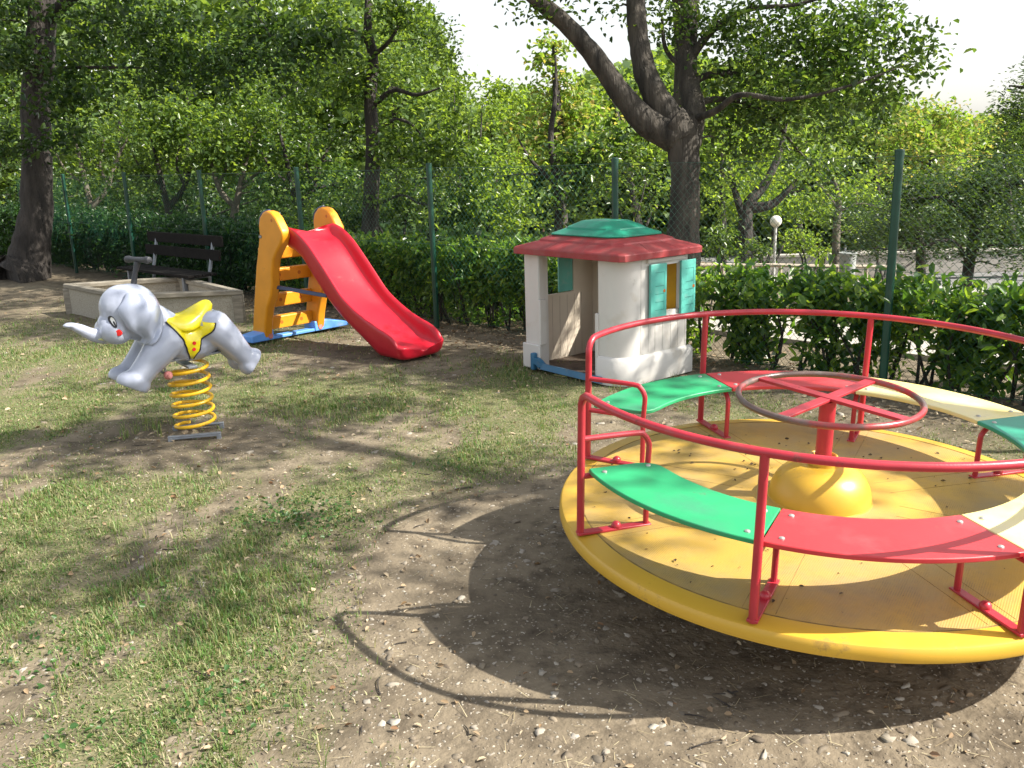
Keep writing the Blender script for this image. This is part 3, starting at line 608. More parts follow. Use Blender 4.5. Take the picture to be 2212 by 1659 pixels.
# ---------------------------------------------------------------- playhouse
def house():
    a=Vector((-.643,.766,0)).normalized();b=Vector((.766,.643,0)).normalized();Z=Vector((0,0,1))
    C0=Vector((.86,6.78,0));LU,LV,HE=1.13,.82,1.02
    root=empty('playhouse',tuple(C0+a*LU/2+b*LV/2),'small white plastic playhouse with red and green roof and teal shutters','playhouse')
    X=lambda u,v,z: C0+a*u+b*v+Z*z
    rc=.17;th=.035
    def arcpath(o,nose=False):             # from door jamb (u=.25) round the near corner to v=.. ; o = outward offset
        pts=[(.25,-o)];pts.append((rc,-o))
        for i in range(1,9):
            t=math.pi/2*i/8;pts.append((rc-(rc+o)*math.sin(t),rc-(rc+o)*math.cos(t)))
        return pts
    def wall(path_o,path_i,z0,z1,mb):
        rows=[[X(u,v,z0) for u,v in path_o],[X(u,v,z1) for u,v in path_o],[X(u,v,z1) for u,v in path_i],[X(u,v,z0) for u,v in path_i],[X(u,v,z0) for u,v in path_o]]
        mb.grid(rows);n=len(path_o)-1
        for k in (0,n): mb.add([rows[0][k],rows[1][k],rows[2][k],rows[3][k]],[(0,1,2,3)])
    w0,w1,wz0,wz1=.43,.68,.545,.915       # window opening in the right wall
    mb=MB()
    wall(arcpath(0)+[(0,w0)],arcpath(-th)+[(th,w0)],0,HE,mb)
    wall([(0,w0+.0005),(0,w1-.0005)],[(th,w0+.0005),(th,w1-.0005)],0,wz0,mb)
    wall([(0,w0+.0005),(0,w1-.0005)],[(th,w0+.0005),(th,w1-.0005)],wz1,HE,mb)
    wall([(0,w1),(0,LV-.05),(.05,LV)],[(th,w1),(th,LV-.06),(.06,LV-th)],0,HE,mb)
    front=mb.build('wall',M['white_plastic'],root,angle=40)
    # plank grooves on the wall outside
    for v in (.21,.30,.38,.47,.57,.66,.75):
        for z0,z1 in (((.24,.50),(.955,1.0)) if .27<v<.84 else ((.24,1.0),)):
            MB().box(X(0,v,0),-a,b,Z,(-.001,-.0022,z0),(.0012,.0022,z1)).build('plank_groove',M['groove'],front)
    # plinth
    pb=MB();po=arcpath(.03)+[(-.03,LV+.0)];pi=arcpath(.001)+[(-.001,LV+.0)]
    ro=[[X(u,v,0) for u,v in po],[X(u,v,.20) for u,v in po],[X(u,v,.225) for u,v in pi]]
    pb.grid(ro);pb.add([ro[0][-1],ro[1][-1],ro[2][-1],X(0,LV,0)],[(0,1,2,3)]);pb.add([ro[0][0],ro[1][0],ro[2][0],X(.25,0,0)],[(0,1,2,3)])
    pb.build('plinth',M['white_plastic'],root,angle=60)
    # left pillar with its own plinth, and the stepped door jambs
    lp=MB().box(X(0,0,0),a,b,Z,(.955,.0,0),(LU,.11,HE)).box(X(0,0,0),a,b,Z,(.925,-.012,.215),(.953,.06,.60)).box(X(0,0,0),a,b,Z,(.945,.002,.60),(.953,.05,HE))
    lp.build('pillar',M['white_plastic'],root,bevel=.012,seg=3)
    MB().box(X(0,0,0),a,b,Z,(.93,-.025,0),(LU+.02,.0,.215)).build('pillar_plinth',M['white_plastic'],root,bevel=.008)
    MB().box(X(0,0,0),a,b,Z,(.251,-.012,.0),(.285,.07,.56)).box(X(0,0,0),a,b,Z,(.251,.002,.562),(.262,.06,HE)).build('door_jamb',M['white_plastic'],root,bevel=.005)
    # left wall (u=LU) with its window, seen from inside; back wall
    lw=MB();T_=.03
    q0,q1,qz=.17,.55,.60
    for (v0,v1,z0,z1) in ((.112,q0,0,HE),(q0,q1,0,qz),(q0,q1,.95,HE),(q1,LV,0,HE)):
        lw.box(X(0,0,0),a,b,Z,(LU-T_,v0+.0003,z0),(LU,v1-.0003,z1))
    lw.build('side_wall',M['inner_plastic'],root,smooth=False)
    for v in (.2,.29,.38,.47,.56,.65): MB().box(X(0,0,0),a,b,Z,(LU-T_-.0012,v-.002,.03),(LU-T_+.001,v+.002,.58)).build('plank_groove',M['groove_b'],root)
    MB().box(X(0,0,0),a,b,Z,(.08,LV-T_,0),(LU-T_-.001,LV,.5)).box(X(0,0,0),a,b,Z,(.08,LV-T_,.94),(LU-T_-.001,LV,HE)).box(X(0,0,0),a,b,Z,(.9,LV-T_,.502),(LU-T_-.001,LV,.938)).box(X(0,0,0),a,b,Z,(.08,LV-T_,.502),(.2,LV,.938)).build('back_wall',M['inner_plastic'],root,smooth=False)
    MB().box(X(0,0,0),a,b,Z,(.09,LV-.075,.12),(.42,LV-T_-.004,.97)).build('yellow_board',M['house_yellow'],root,bevel=.01)
    MB().box(X(0,0,0),a,b,Z,(.06,LV-.25,.50),(.40,LV-.08,.53)).build('shelf',M['house_yellow'],root,bevel=.006)
    # window frame of right wall: lintel, sill, inner jamb
    fr=MB()
    fr.box(X(0,0,0),-a,b,Z,(-.002,.27,.945),(.022,.72,.975))
    fr.box(X(0,0,0),-a,b,Z,(-.002,.25,.475),(.03,.70,.505))
    fr.box(X(0,0,0),-a,b,Z,(-.03,w1-.012,wz0+.001),(.008,w1-.0015,wz1-.001))
    fr.box(X(0,0,0),-a,b,Z,(-.03,w0+.0015,wz0+.001),(.006,w0+.012,wz1-.001))
    fr.build('window_frame',M['white_plastic'],root,bevel=.004)
    def shutter(fn,v0,v1,z0,z1,out,hol):
        s=MB().box(X(0,0,0),fn,b,Z,(out,v0,z0),(out+.022,v1,z1)).build('shutter',M['shutter'],root,bevel=.004)
        g=MB();o2=out+.0215;h=z1-z0
        for k in range(5):
            z=z0+h*(.16+.145*k) if k<4 else z0+h*.84
            g.box(X(0,0,0),fn,b,Z,(o2,v0+(v1-v0)*.28,z),(o2+.0014,v0+(v1-v0)*.82,z+.0035))
        g.box(X(0,0,0),fn,b,Z,(o2,v0+(v1-v0)*.82,z0+h*.16),(o2+.0013,v0+(v1-v0)*.82+.003,z0+h*.84+.003))
        g.build('shutter_groove',mat('groove_teal',(.03,.17,.15),.6),s)
        zc=z0+h*.50;vc=v0+(v1-v0)*hol
        MB().lathe(X(0,0,0)+fn*(o2+.0005)+b*vc+Z*zc,[(.0,.0016),(.013,.0016),(.013,.0),(.018,-.002)],16,fn).build('finger_hole',M['slide_hole'],s)
    shutter(-a,.285,.475,.50,.935,.014,.84)
    shutter(-a,.655,.835,.50,.935,.014,.84)
    shutter(a,q1-.17,q1-.005,.61,.945,LU-.028,.2)
    # blue door sill
    MB().tube(smooth_path([X(.965,-.045,.085),X(.95,-.05,.085),X(.91,-.05,.075),X(.87,-.05,.05),X(.80,-.05,.045),X(.25,-.05,.04),X(.19,-.05,.04)],4),.036,4).build('door_sill',M['blue_sill'],root,bevel=.01)
    MB().box(X(0,0,0),a,b,Z,(.955,-.075,.0),(1.0,-.026,.15)).build('sill_block',M['blue_sill'],root,bevel=.012)
    fl=MB().box(X(0,0,0),a,b,Z,(.18,.0,.004),(LU-.04,LV-.04,.02)).build('floor',mat('house_floor',(.10,.07,.05),.9,var=.4,scale=14),root)
    # roof: stepped hipped shells
    u0,u1,v0,v1=-.075,LU+.07,-.085,LV+.075
    def rect(i,z,ch): # i inset, ch corner chamfer
        uu0,uu1,vv0,vv1=u0+i,u1-i,v0+i*.78,v1-i*.78
        return [X(uu0+ch,vv0,z),X(uu1-ch,vv0,z),X(uu1,vv0+ch,z),X(uu1,vv1-ch,z),X(uu1-ch,vv1,z),X(uu0+ch,vv1,z),X(uu0,vv1-ch,z),X(uu0,vv0+ch,z)]
    r=MB();rows=[rect(.05,1.0,.03),rect(0,.985,.035),rect(0,1.035,.035),rect(.012,1.045,.04),rect(.155,1.092,.07),rect(.162,1.106,.07),rect(.26,1.146,.08)]
    r.grid(rows,closed=True);r.f.append(tuple(range(len(r.v)-8,len(r.v))));r.f.append(tuple(range(8))[::-1])
    r.build('red_roof',M['roof_red'],root,bevel=.004,angle=25)
    g=MB();rows=[rect(.235,1.139,.08),rect(.23,1.150,.08),rect(.335,1.192,.08),rect(.34,1.202,.08),rect(.455,1.25,.05),rect(.47,1.253,.04)]
    g.grid(rows,closed=True);g.f.append(tuple(range(len(g.v)-8,len(g.v))));g.f.append(tuple(range(8))[::-1])
    g.build('green_roof',M['roof_green'],root,bevel=.003,angle=25)
    # roof tile seams
    for f in (.33,.67):
        u=u0+(u1-u0)*f;us=u0+.155+(u1-u0-.31)*f
        MB().tube([X(u,v0+.012*.78-.001,1.046),X(us,v0+.155*.78,1.0935)],.0016,4).build('roof_seam',M['seam'],root)
        v=v0+(v1-v0)*f;vs_=v0+.121+(v1-v0-.242)*f
        MB().tube([X(u0+.012,v,1.046),X(u0+.155,vs_,1.0935)],.0016,4).build('roof_seam',M['seam'],root)
    for px,py in ((1174,498),(1312,513)):
        q=on_plane(px,py,X(0,0,1.10),(0,0,1));MB().lathe(q,[(.010,-.012),(.010,-.002),(.004,0),(.004,.02),(.006,.022),(.0,.024)],8).build('roof_screw',M['rust_screw'],root)
house()
# ---------------------------------------------------------------- elephant spring rider
def elephant():
    fw=Vector((-.8,-.6,0));lt=Vector((-.6,.8,0));O=Vector((-2.15,5.90,0));Z=Vector((0,0,1))
    def Q(px,py,l=0): return on_plane(px,py,O-lt*abs(l),lt)+lt*(l+abs(l))
    base=Vector((-2.17,5.90,0))
    root=empty('elephant_spring_rider',tuple(base),'grey elephant spring rider with yellow saddle on a yellow coil spring','spring rider')
    S=1/312.
    mb=MB()
    def ball(px,py,r,l=0,sc=None): 
        c=Q(px,py,l)
        if sc is None: mb.ball(c,r*S,20,12);return
        # oriented ellipsoid: sc=(along fw, lateral, z)
        n,m=20,12;k=MB().ball((0,0,0),1,n,m);vs=[c+fw*(v[0]*r*S*sc[0])+lt*(v[1]*r*S*sc[1])+Z*(v[2]*r*S*sc[2]) for v in k.v];mb.add(vs,k.f)
    def limb(pts):                          # (px,py,r,l)
        P_=[Q(a,b,l) for a,b,r,l in pts];R_=[r*S for a,b,r,l in pts]
        pp=smooth_path(P_,5);rr=[v.x for v in smooth_path([Vector((r,0,0)) for r in R_],5)]
        mb.tube(pp,rr,16);mb.ball(pp[0],rr[0],14,8);mb.ball(pp[-1],rr[-1],14,8)
    # barrel and rump
    limb([(352,722,43,0),(385,736,43,0),(425,733,42,0),(455,718,38,0),(468,708,34,0)])
    ball(385,735,42,0,(1,1.0,1));ball(455,712,38,0,(1,1.05,1))
    # neck + head
    limb([(355,715,42,0),(330,700,42,0),(305,690,44,0)])
    ball(284,673,55,0,(1.0,.98,1.03));ball(266,664,46,0,(1.0,.85,1.0));ball(310,690,40,0,(1,.9,1))
    ball(252,716,26,-.062,(1.2,1,1));ball(250,714,26,.062,(1.2,1,1));ball(240,700,26,0)
    # trunk of the elephant
    limb([(250,715,25,0),(228,725,17.5,0),(206,725,14,0),(190,719,12,0),(176,712,10.5,0),(160,706,8.5,0),(147,703,6.5,0)])
    ball(150,703,9,0,(1.5,1.3,.55))
    # legs
    for l in (-.1,.1):
        limb([(358,735,38,l*.8),(340,762,32,l),(321,787,27,l),(305,808,25,l),(293,822,24,l)])
        ball(278,822,20,l,(1.2,1.25,1));ball(297,832,23,l,(1.1,1.15,.95));ball(290,822,24,l,(1.1,1.2,1))
        limb([(462,706,36,l*.8),(487,726,31,l),(508,748,26,l),(528,768,22,l),(538,779,21,l)])
        ball(547,774,23,l,(1,1.1,1));ball(537,788,22,l,(1,1.1,1));ball(541,780,24,l)
    b=mb.build('tmp',None,None,smooth=False,fix=True)
    # fuse into one skin
    m=b.modifiers.new('r','REMESH');m.mode='VOXEL';m.voxel_size=.0085
    m=b.modifiers.new('s','SMOOTH');m.factor=.5;m.iterations=10
    dg=bpy.context.evaluated_depsgraph_get();me=bpy.data.meshes.new_from_object(b.evaluated_get(dg));bpy.data.objects.remove(b)
    me.name='body'
    # push in grooves: flatten the soles
    body=link('body',me,M['elephant'],root)
    bm=bmesh.new();bm.from_mesh(me)
    for (px,py,nx,ny,kx,ky,kr) in ((283,838,-.48,.88,288,822,62),(547,785,.83,.56,540,780,52)):
        p0_=Q(px,py,-.1);n_=(-fw*nx-Z*ny).normalized();k0=Q(kx,ky,-.1)
        for v in bm.verts:
            q=v.co-k0;q=q-lt*q.dot(lt)
            if q.length<kr*S:
                d_=(v.co-p0_).dot(n_)
                if d_>-.004: v.co-=n_*(d_+.004)*.9
    bm.to_mesh(me);bvh=BVHTree.FromBMesh(bm)
    def hit(px,py,side,out=.003):           # point on the skin on the near (-1) or far (+1) side
        q=Q(px,py,0);o=q+lt*side*.6;h=bvh.ray_cast(o,-lt*side)
        return (h[0] if h[0] is not None else q)+lt*side*out
    def skinpatch(rowsL,side,out,name,mt,parent,solid=.0):
        rows=[]
        for (y,xa,xb) in rowsL: rows.append([hit(xa+(xb-xa)*k/10,y+0,side,out) for k in range(11)])
        return rows
    # ears: thick flaps standing proud of the head, wavy lower edge
    for side in (-1,1):
        ro=[(628,262,300),(640,257,318),(650,250,328),(660,242,333),(670,241,337),(680,246,339),(690,255,339),(700,258,337),(708,270,333),(716,288,329),(724,297,324),(733,291,317),(738,294,309)]
        rows=[]
        for j,(y,xa,xb) in enumerate(ro):
            row=[]
            for k in range(15):
                f=k/14;x=xa+(xb-xa)*f;e=math.sin(math.pi*min(max(f,0),1))**.5
                lift=.012+.024*e+.012*(j/12)*(1-f)+.013*math.sin(f*10+j*.32)*e
                q=hit(min(x,332),min(y,733),side,0) if True else 0
                p=Q(x,y,0);lq=(q-O).dot(lt)*side;lq=max(lq,.075)
                row.append(p-lt*((p-O).dot(lt))+lt*side*(lq+lift))
            rows.append(row)
        e=MB().grid(rows);ear=e.build('ear',M['ear'],root,sub=2,solid=.02,angle=180)
    # saddle blanket hugging the flanks, with black piping
    sb=[(690,345,445),(700,354,443),(709,363,438),(718,371,429),(727,380,420),(736,384,419),(745,389,418),(752,391,417),(761,396,411),(770,401,409)]
    for side in (-1,1):
        rows=skinpatch(sb,side,.005,'',None,None)
        bl=MB().grid(rows).build('saddle_blanket',M['saddle'],root,solid=.006)
        for k in (0,-1):
            MB().tube(smooth_path([r[k] for r in rows],2),.0055,6).build('saddle_piping',M['black'],bl)
        for yy in (735,748):
            c=hit(404.5,yy,side,.0085);MB().lathe(c,[(0,.002),(.012,.002),(.013,-.004)],16,lt*side).build('red_stud',M['red_dot'],bl)
    # seat shell draped over the back
    cx=[(342,672,.05,678,343),(350,677,.10,690,352),(362,680,.125,703,364),(378,681,.14,712,380),(395,678,.145,717,397),(410,670,.14,716,413),(424,660,.12,710,427),(436,652,.10,700,438),(445,649,.075,689,446),(453,652,.05,676,451),(456,660,.03,668,455)]
    rows=[]
    for (x,y,w_,ye,xe) in cx:
        row=[];c=Q(x,y,0);e_=Q(xe,ye,-w_);dz=c.z-e_.z;ds=(e_-c).dot(fw)
        for k in range(13):
            t=(k-6)/6;row.append(c+lt*w_*math.sin(t*math.pi/2)-Z*dz*(abs(t)**1.9)+fw*ds*abs(t)**1.5)
        rows.append(row)
    MB().grid(rows).build('saddle',M['saddle'],root,sub=2,solid=.022,angle=180)
    # face
    for side in (-1,1):
        c=hit(243,713,side,.0);n=(lt*side*.9+fw*.45).normalized()
        MB().lathe(c,[(0,.004),(.018,.003),(.022,-.006)],20,n).build('cheek_spot',M['red_dot'],root)
        def patch(cx_,cy_,rx,ry,rot,o,nm,mt,par):
            r=[]
            for rr in (1,.7,.35,.02):
                r.append([hit(cx_+rr*(rx*math.cos(t)*math.cos(rot)-ry*math.sin(t)*math.sin(rot)),cy_+rr*(rx*math.cos(t)*math.sin(rot)+ry*math.sin(t)*math.cos(rot)),side,o) for t in np.linspace(0,6.28,17)[:-1]])
            return MB().grid(r,closed=True).build(nm,mt,par)
        ey=patch(234,691,6.5,13,-.35,.002,'eye',M['black'],root)
        patch(235,690,3.8,9,-.35,.004,'eye_white',M['white_eye'],ey)
        patch(236.5,694,2.0,5,-.35,.006,'pupil',M['black'],ey)
        MB().tube([Q(232,727,.035*side),Q(222,733,.05*side),Q(213,733,.058*side)],[.013,.010,.003],8).build('tusk',M['tusk'],root)
    MB().tube(smooth_path([Q(240,738,.0),Q(247,739,-.03),Q(255,733,-.06)],4),[.011]*8+[.006],8).build('mouth',M['red_dot'],root)
    # toes
    for l in (-.095,.095):
        for k in (-1,0,1):
            q=Q(265+abs(k)*4,823,-.1 if l<0 else .1)+lt*(k*.034);MB().ball(q,.017,12,8).build('toe',M['ear'],root)
    # T handle on the head
    h0,h1=Q(287,628,0),Q(285,562,0)
    hp=MB().tube([Q(287,626,0),Q(292,590,0),Q(297,566,0)],[.021,.016,.02],12).build('handle_stem',M['handle'],root)
    hb=Vector((-.86,.5,0)).normalized();a_,b_=Q(298,561,0)-hb*.11,Q(298,561,0)+hb*.11
    MB().tube([a_-hb*.006,a_,a_.lerp(b_,.12),a_.lerp(b_,.25),a_.lerp(b_,.75),a_.lerp(b_,.88),b_,b_+hb*.006],[.012,.021,.024,.018,.018,.024,.021,.012],14).build('handle_bar',M['handle'],root)
    MB().lathe(Q(286,620,0),[(.045,-.008),(.045,.006),(.03,.012),(0,.012)],16,(.1,0,1)).build('handle_plate',M['handle'],root)
    # mounting plate, spring, foot
    p0,p1=Q(347,779,0),Q(468,757,0);dx=(p1-p0).normalized();up=lt.cross(dx).normalized()
    if up.z<0: up=-up
    MB().box(p0,dx,lt,up,(0,-.085,-.006),((p1-p0).length,.085,.008)).build('mounting_plate',M['steel'],root,bevel=.003)
    top=Q(403,783,0);bot=Vector((base.x,base.y,.045));pts=[];turns=5.9;N_=int(turns*26)
    for i in range(N_+1):
        t=i/N_;an=t*turns*2*math.pi+2.2;c=bot.lerp(top,t**.93 if t<.9 else t)
        tt=t
        if t>.86: tt=.86+(t-.86)*.55
        c=bot.lerp(top,min(1,(t*.97)/1 if t<.86 else .834+(t-.86)*1.05))
        r=.13;pts.append(c+Vector((math.cos(an)*r,math.sin(an)*r,0)))
    MB().tube(pts,.0118,10).build('coil_spring',M['spring'],root)
    cl=MB()
    cl.box(top,fw,lt,Z,(-.03,-.13,-.02),(.03,.13,-.004));cl.build('spring_clamp',M['steel'],root,bevel=.003)
    # foot rests
    f0,f1=Q(362,810,-.12),Q(362,810,.12)
    fr=MB().tube([f0,f1],.009,8).tube([Q(352,778,-.06),Q(359,808,-.06)],.007,8).tube([Q(352,778,-.06)+lt*.12,Q(359,808,-.06)+lt*.12],.007,8).build('footrest_bar',M['steel'],root)
    for q,s_ in ((f0,-1),(f1,1)):
        MB().lathe(q,[(.012,-.005),(.026,0),(.028,.018),(.022,.03),(.012,.034),(.014,.045),(.018,.05),(.012,.062),(0,.064)],14,lt*s_).build('footrest_knob',M['pink'],root)
    # grey steel foot frame
    c=base;u_=(G(481,944)-G(381,953)).normalized();u_.z=0;v_=Vector((-u_.y,u_.x,0))
    fb=MB()
    for s_ in (-1,1):
        o=Vector((c.x,c.y,float(gz(c.x,c.y))))+v_*s_*.125
        fb.box(o,u_,v_,Z,(-.17,-.016,.026),(.17,.016,.036)).box(o,u_,v_,Z,(-.17,-.016,-.01),(-.14,.016,.0255)).box(o,u_,v_,Z,(.14,-.016,-.01),(.17,.016,.0255)).box(o,u_,v_,Z,(-.14,-.016 if s_<0 else .010,.012),(.14,-.010 if s_<0 else .016,.0255))
    fb.build('foot_frame',M['steel'],root,bevel=.003)
    bm.free()
elephant()
# ---------------------------------------------------------------- sandpit
def sandpit():
    zr=.37;c=[G(135,613,zr),G(268,638,zr),G(525.6,627,zr),G(394,596,zr)]
    cen=sum(c,Vector())/4;Z=Vector((0,0,1))
    root=empty('sandpit',(cen.x,cen.y,0),'empty concrete sandpit with weathered grey wooden rim boards','sandpit')
    inn=[p+(cen-p).normalized()*.19 for p in c]
    for i in range(4):
        j=(i+1)%4;zz=.0012*(i%2)
        mb=MB().prism([c[i],c[j],inn[j],inn[i]],Z,-.055+zz,zz)
        mb.build('rim_board',M['wood'],root,bevel=.008)
        a,b=c[i]+(cen-c[i]).normalized()*.10,c[j]+(cen-c[j]).normalized()*.10
        d=(b-a).normalized();q=d.cross(Z);a0=Vector((a.x,a.y,-.03));L=(b-a).length
        MB().box(a0,d,q,Z,(.03,-.025,0),(L-.03,.025,zr+.03-.056)).build('panel',M['aggregate'],root)
        p=c[i]+(cen-c[i]).normalized()*.09;d2=(cen-c[i]).normalized();d2.z=0;MB().box(Vector((p.x,p.y,-.03)),Vector((1,0,0)),Vector((0,1,0)),Z,(-.055,-.055,0),(.055,.055,zr+.03-.057)).build('corner_post',M['wood'],root,bevel=.008)
    MB().add([(p.x,p.y,.06) for p in inn],[(0,1,2,3)]).build('sand',M['sand'],root)
sandpit()
# ---------------------------------------------------------------- bench
def bench():
    c=Vector((-4.52,12.55,0));d=Vector((FD[0]*-1,FD[1]*-1,0));f=Vector((-FN[0],-FN[1],0));Z=Vector((0,0,1))
    root=empty('park_bench',tuple(c),'dark slatted park bench with grey legs behind the sandpit','bench')
    H=1.05
    for k,(z0,z1,y) in enumerate(((.58,.72,.02),(.76,.90,-.03))):
        MB().box(c,d,f,Z,(-H,y-.017,z0),(H,y+.017,z1)).build('back_slat',M['bench_wood'],root,bevel=.006)
    for k in range(4):
        MB().box(c,d,f,Z,(-H,.09+k*.105,.40),(H,.18+k*.105,.435)).build('seat_slat',M['bench_wood'],root,bevel=.006)
    for s in (-.8,.8):
        mb=MB().box(c,d,f,Z,(s-.025,.40,0),(s+.025,.45,.398)).box(c,d,f,Z,(s-.025,.06,.36),(s+.025,.395,.398))
        p=[c+d*s+f*.10+Z*0,c+d*s+f*.06+Z*.40,c+d*s-f*.052+Z*.87]
        mb.tube(p,.026,6)
        mb.build('leg',M['steel'],root,bevel=.003)
bench()
# ---------------------------------------------------------------- fence
def fence():
    fp=lambda t,s=0: Vector((FP0[0]+FD[0]*t+FN[0]*s,FP0[1]+FD[1]*t+FN[1]*s,0))
    root=empty('chain_link_fence',tuple(fp(0)),'green chain link fence on round green posts in front of the hedge','fence')
    H=1.72
    for i in range(-4,7):
        p=fp(i*FSTEP);z=float(gz(p.x,p.y));lean=Vector((random.uniform(-.012,.012),random.uniform(-.012,.012),0)) if i>0 else Vector()
        po=MB().tube([p+Vector((0,0,z-.05)),p+lean+Vector((0,0,1.735 if i>=0 else 1.75))],.03,14).build('post',M['green_paint'],root)
        MB().lathe(p+lean+Vector((0,0,1.736)),[(.0325,-.03),(.0325,.004),(.026,.012),(0,.014)],14).build('post_cap',M['green_paint'],po)
    # woven wire
    w,dz=.031,.0325;t0,t1=-4*FSTEP,7*FSTEP;nw=int((t1-t0)/w);nj=int(1.68/dz)
    K=np.arange(nw)[:,None];J=np.arange(nj+1)[None,:]
    t=t0+w*(K+((J+K)%2));zz=.03+dz*J+0*K
    s=.036+.003*np.where((J+K)%2==0,1,-1)+.012*np.sin(t*1.3)+.01*np.sin(t*.5+zz*2)
    X=FP0[0]+FD[0]*t+FN[0]*s;Y=FP0[1]+FD[1]*t+FN[1]*s
    Z=zz+0*t;r=np.where(t<4,.0021,.0016)
    V=[]
    for k in range(3):
        a=2*np.pi*k/3;V.append(np.stack([X+FD[0]*r*np.cos(a)+FN[0]*r*np.sin(a),Y+FD[1]*r*np.cos(a)+FN[1]*r*np.sin(a),Z],-1))
    V=np.stack(V,2).reshape(-1,3)          # wire, j, k
    b=(np.arange(nw)[:,None]*(nj+1)+np.arange(nj)[None,:]).ravel()*3
    Fq=np.concatenate([np.stack([b+k,b+(k+1)%3,b+3+(k+1)%3,b+3+k],1) for k in range(3)])
    link('wire_mesh',npmesh('wire_mesh',V,Fq),M['wire'],root)
    for z in (.10,.9,1.70):
        MB().tube([fp(t,.036+.012*math.sin(t*1.3)+.01*math.sin(t*.5+z*2)) +Vector((0,0,z-.012*abs(math.sin(t/FSTEP*math.pi)))) for t in np.arange(t0,t1,.35)],.0022,5).build('tension_wire',M['wire'],root)
fence()
# ---------------------------------------------------------------- foliage
DENS=1.5
def cloud(ells,leaf,cover=2.2,clump=14,spread=.16,shell=.35,gap=.0,seed=0,dens=None):
    """leaf positions: clumps spread through ellipsoids (centre, radii), with gaps"""
    pts=[]
    for (c,r) in ells:
        area=math.pi*r[0]*r[2];n=int(DENS*cover*area/(leaf*leaf*.42)/clump)+2
        v=rng.normal(size=(n*2,3));v/=np.linalg.norm(v,axis=1)[:,None];q=rng.random(n*2)**(shell)
        p=np.array(c)+v*q[:,None]*np.array(r)
        g=noise(p[:,0],p[:,1],p[:,2],2.3,seed%4)+.5*noise(p[:,0],p[:,1],p[:,2],.9,(seed+1)%4)
        p=p[g>-.12+gap][:n]
        pts.append(p)
    p=np.concatenate(pts);n=len(p)
    s=rng.uniform(.6,1.3,n)*spread
    off=rng.normal(size=(n,clump,3))*s[:,None,None]*np.array([1,1,.55])
    return (p[:,None,:]+off).reshape(-1,3),p
def E(px,py,d,rx,ry,rd=None):
    c=P(px,py,d);k=d/F_PX;return (tuple(c),(rx*k,(rd if rd else (rx+ry)/2*k),ry*k))
def tree(name,label,cat,trunks,ells,lmat,bmat,leaf=.08,cover=2.2,clump=14,spread=.16,kind=6,gap=0,seed=0,group=None,twigs=60,limbs=True,tilt=.6,ratio=.62):
    b=trunks[0][0];root=empty(name,(b[0][0],b[0][1],b[0][2]),label,cat,group)
    mb=MB();nodes=[]
    for pts,rs in trunks:
        pp=smooth_path([Vector(p) for p in pts],6);rr=[v.x for v in smooth_path([Vector((r,0,0)) for r in rs],6)]
        for i in range(1,len(pp)-1): pp[i]=pp[i]+Vector((random.uniform(-1,1),random.uniform(-1,1),0))*rr[i]*.05
        mb.tube(pp,[r*random.uniform(.97,1.03) for r in rr],16);nodes+=[(p,r) for p,r in zip(pp,rr)]
    if ells:
        c,cl=cloud(ells,leaf,cover,clump,spread,gap=gap,seed=seed)
        if limbs and nodes:
            arr=np.array([tuple(n[0]) for n in nodes])
            sub=cl[rng.permutation(len(cl))[:twigs]]
            for q in sub:
                d=np.linalg.norm(arr-q,axis=1)+np.maximum(0,arr[:,2]-q[2])*1.5;k=int(np.argmin(d));a=nodes[k][0];q=Vector(q);L=(q-a).length
                if L>3.2 or L<.15: continue
                r0=min(nodes[k][1]*.45,.012+.012*L)
                m1=a.lerp(q,.35)+Vector((random.uniform(-.12,.12)*L,random.uniform(-.12,.12)*L,random.uniform(.0,.16)*L));m2=a.lerp(q,.7)+Vector((random.uniform(-.08,.08)*L,random.uniform(-.08,.08)*L,random.uniform(.0,.10)*L))
                mb.tube(smooth_path([a,m1,m2,q],3),[r0*(1-.085*i) for i in range(10)],6)
                arr=np.concatenate([arr,[tuple(m1),tuple(m2)]]);nodes+=[(m1,r0*.7),(m2,r0*.45)]
        n=len(c);L=leaf*rng.uniform(.55,1.3,n)*(1+.18*np.repeat(noise(cl[:,0],cl[:,1],cl[:,2],1.1,2),clump));link('crown',leaves_mesh('crown',c,L,L*ratio*rng.uniform(.8,1.2,n),tilt,kind),lmat,root,smooth=False)
    mb.build('trunk',bmat,root,fix=False)
    return root
TP=lambda px,py,d: tuple(P(px,py,d))
def gp(px,d,z=None):                       # ground point under picture column px at depth d
    q=P(px,700,d);return (q.x,q.y,float(gz(q.x,q.y))-.05)
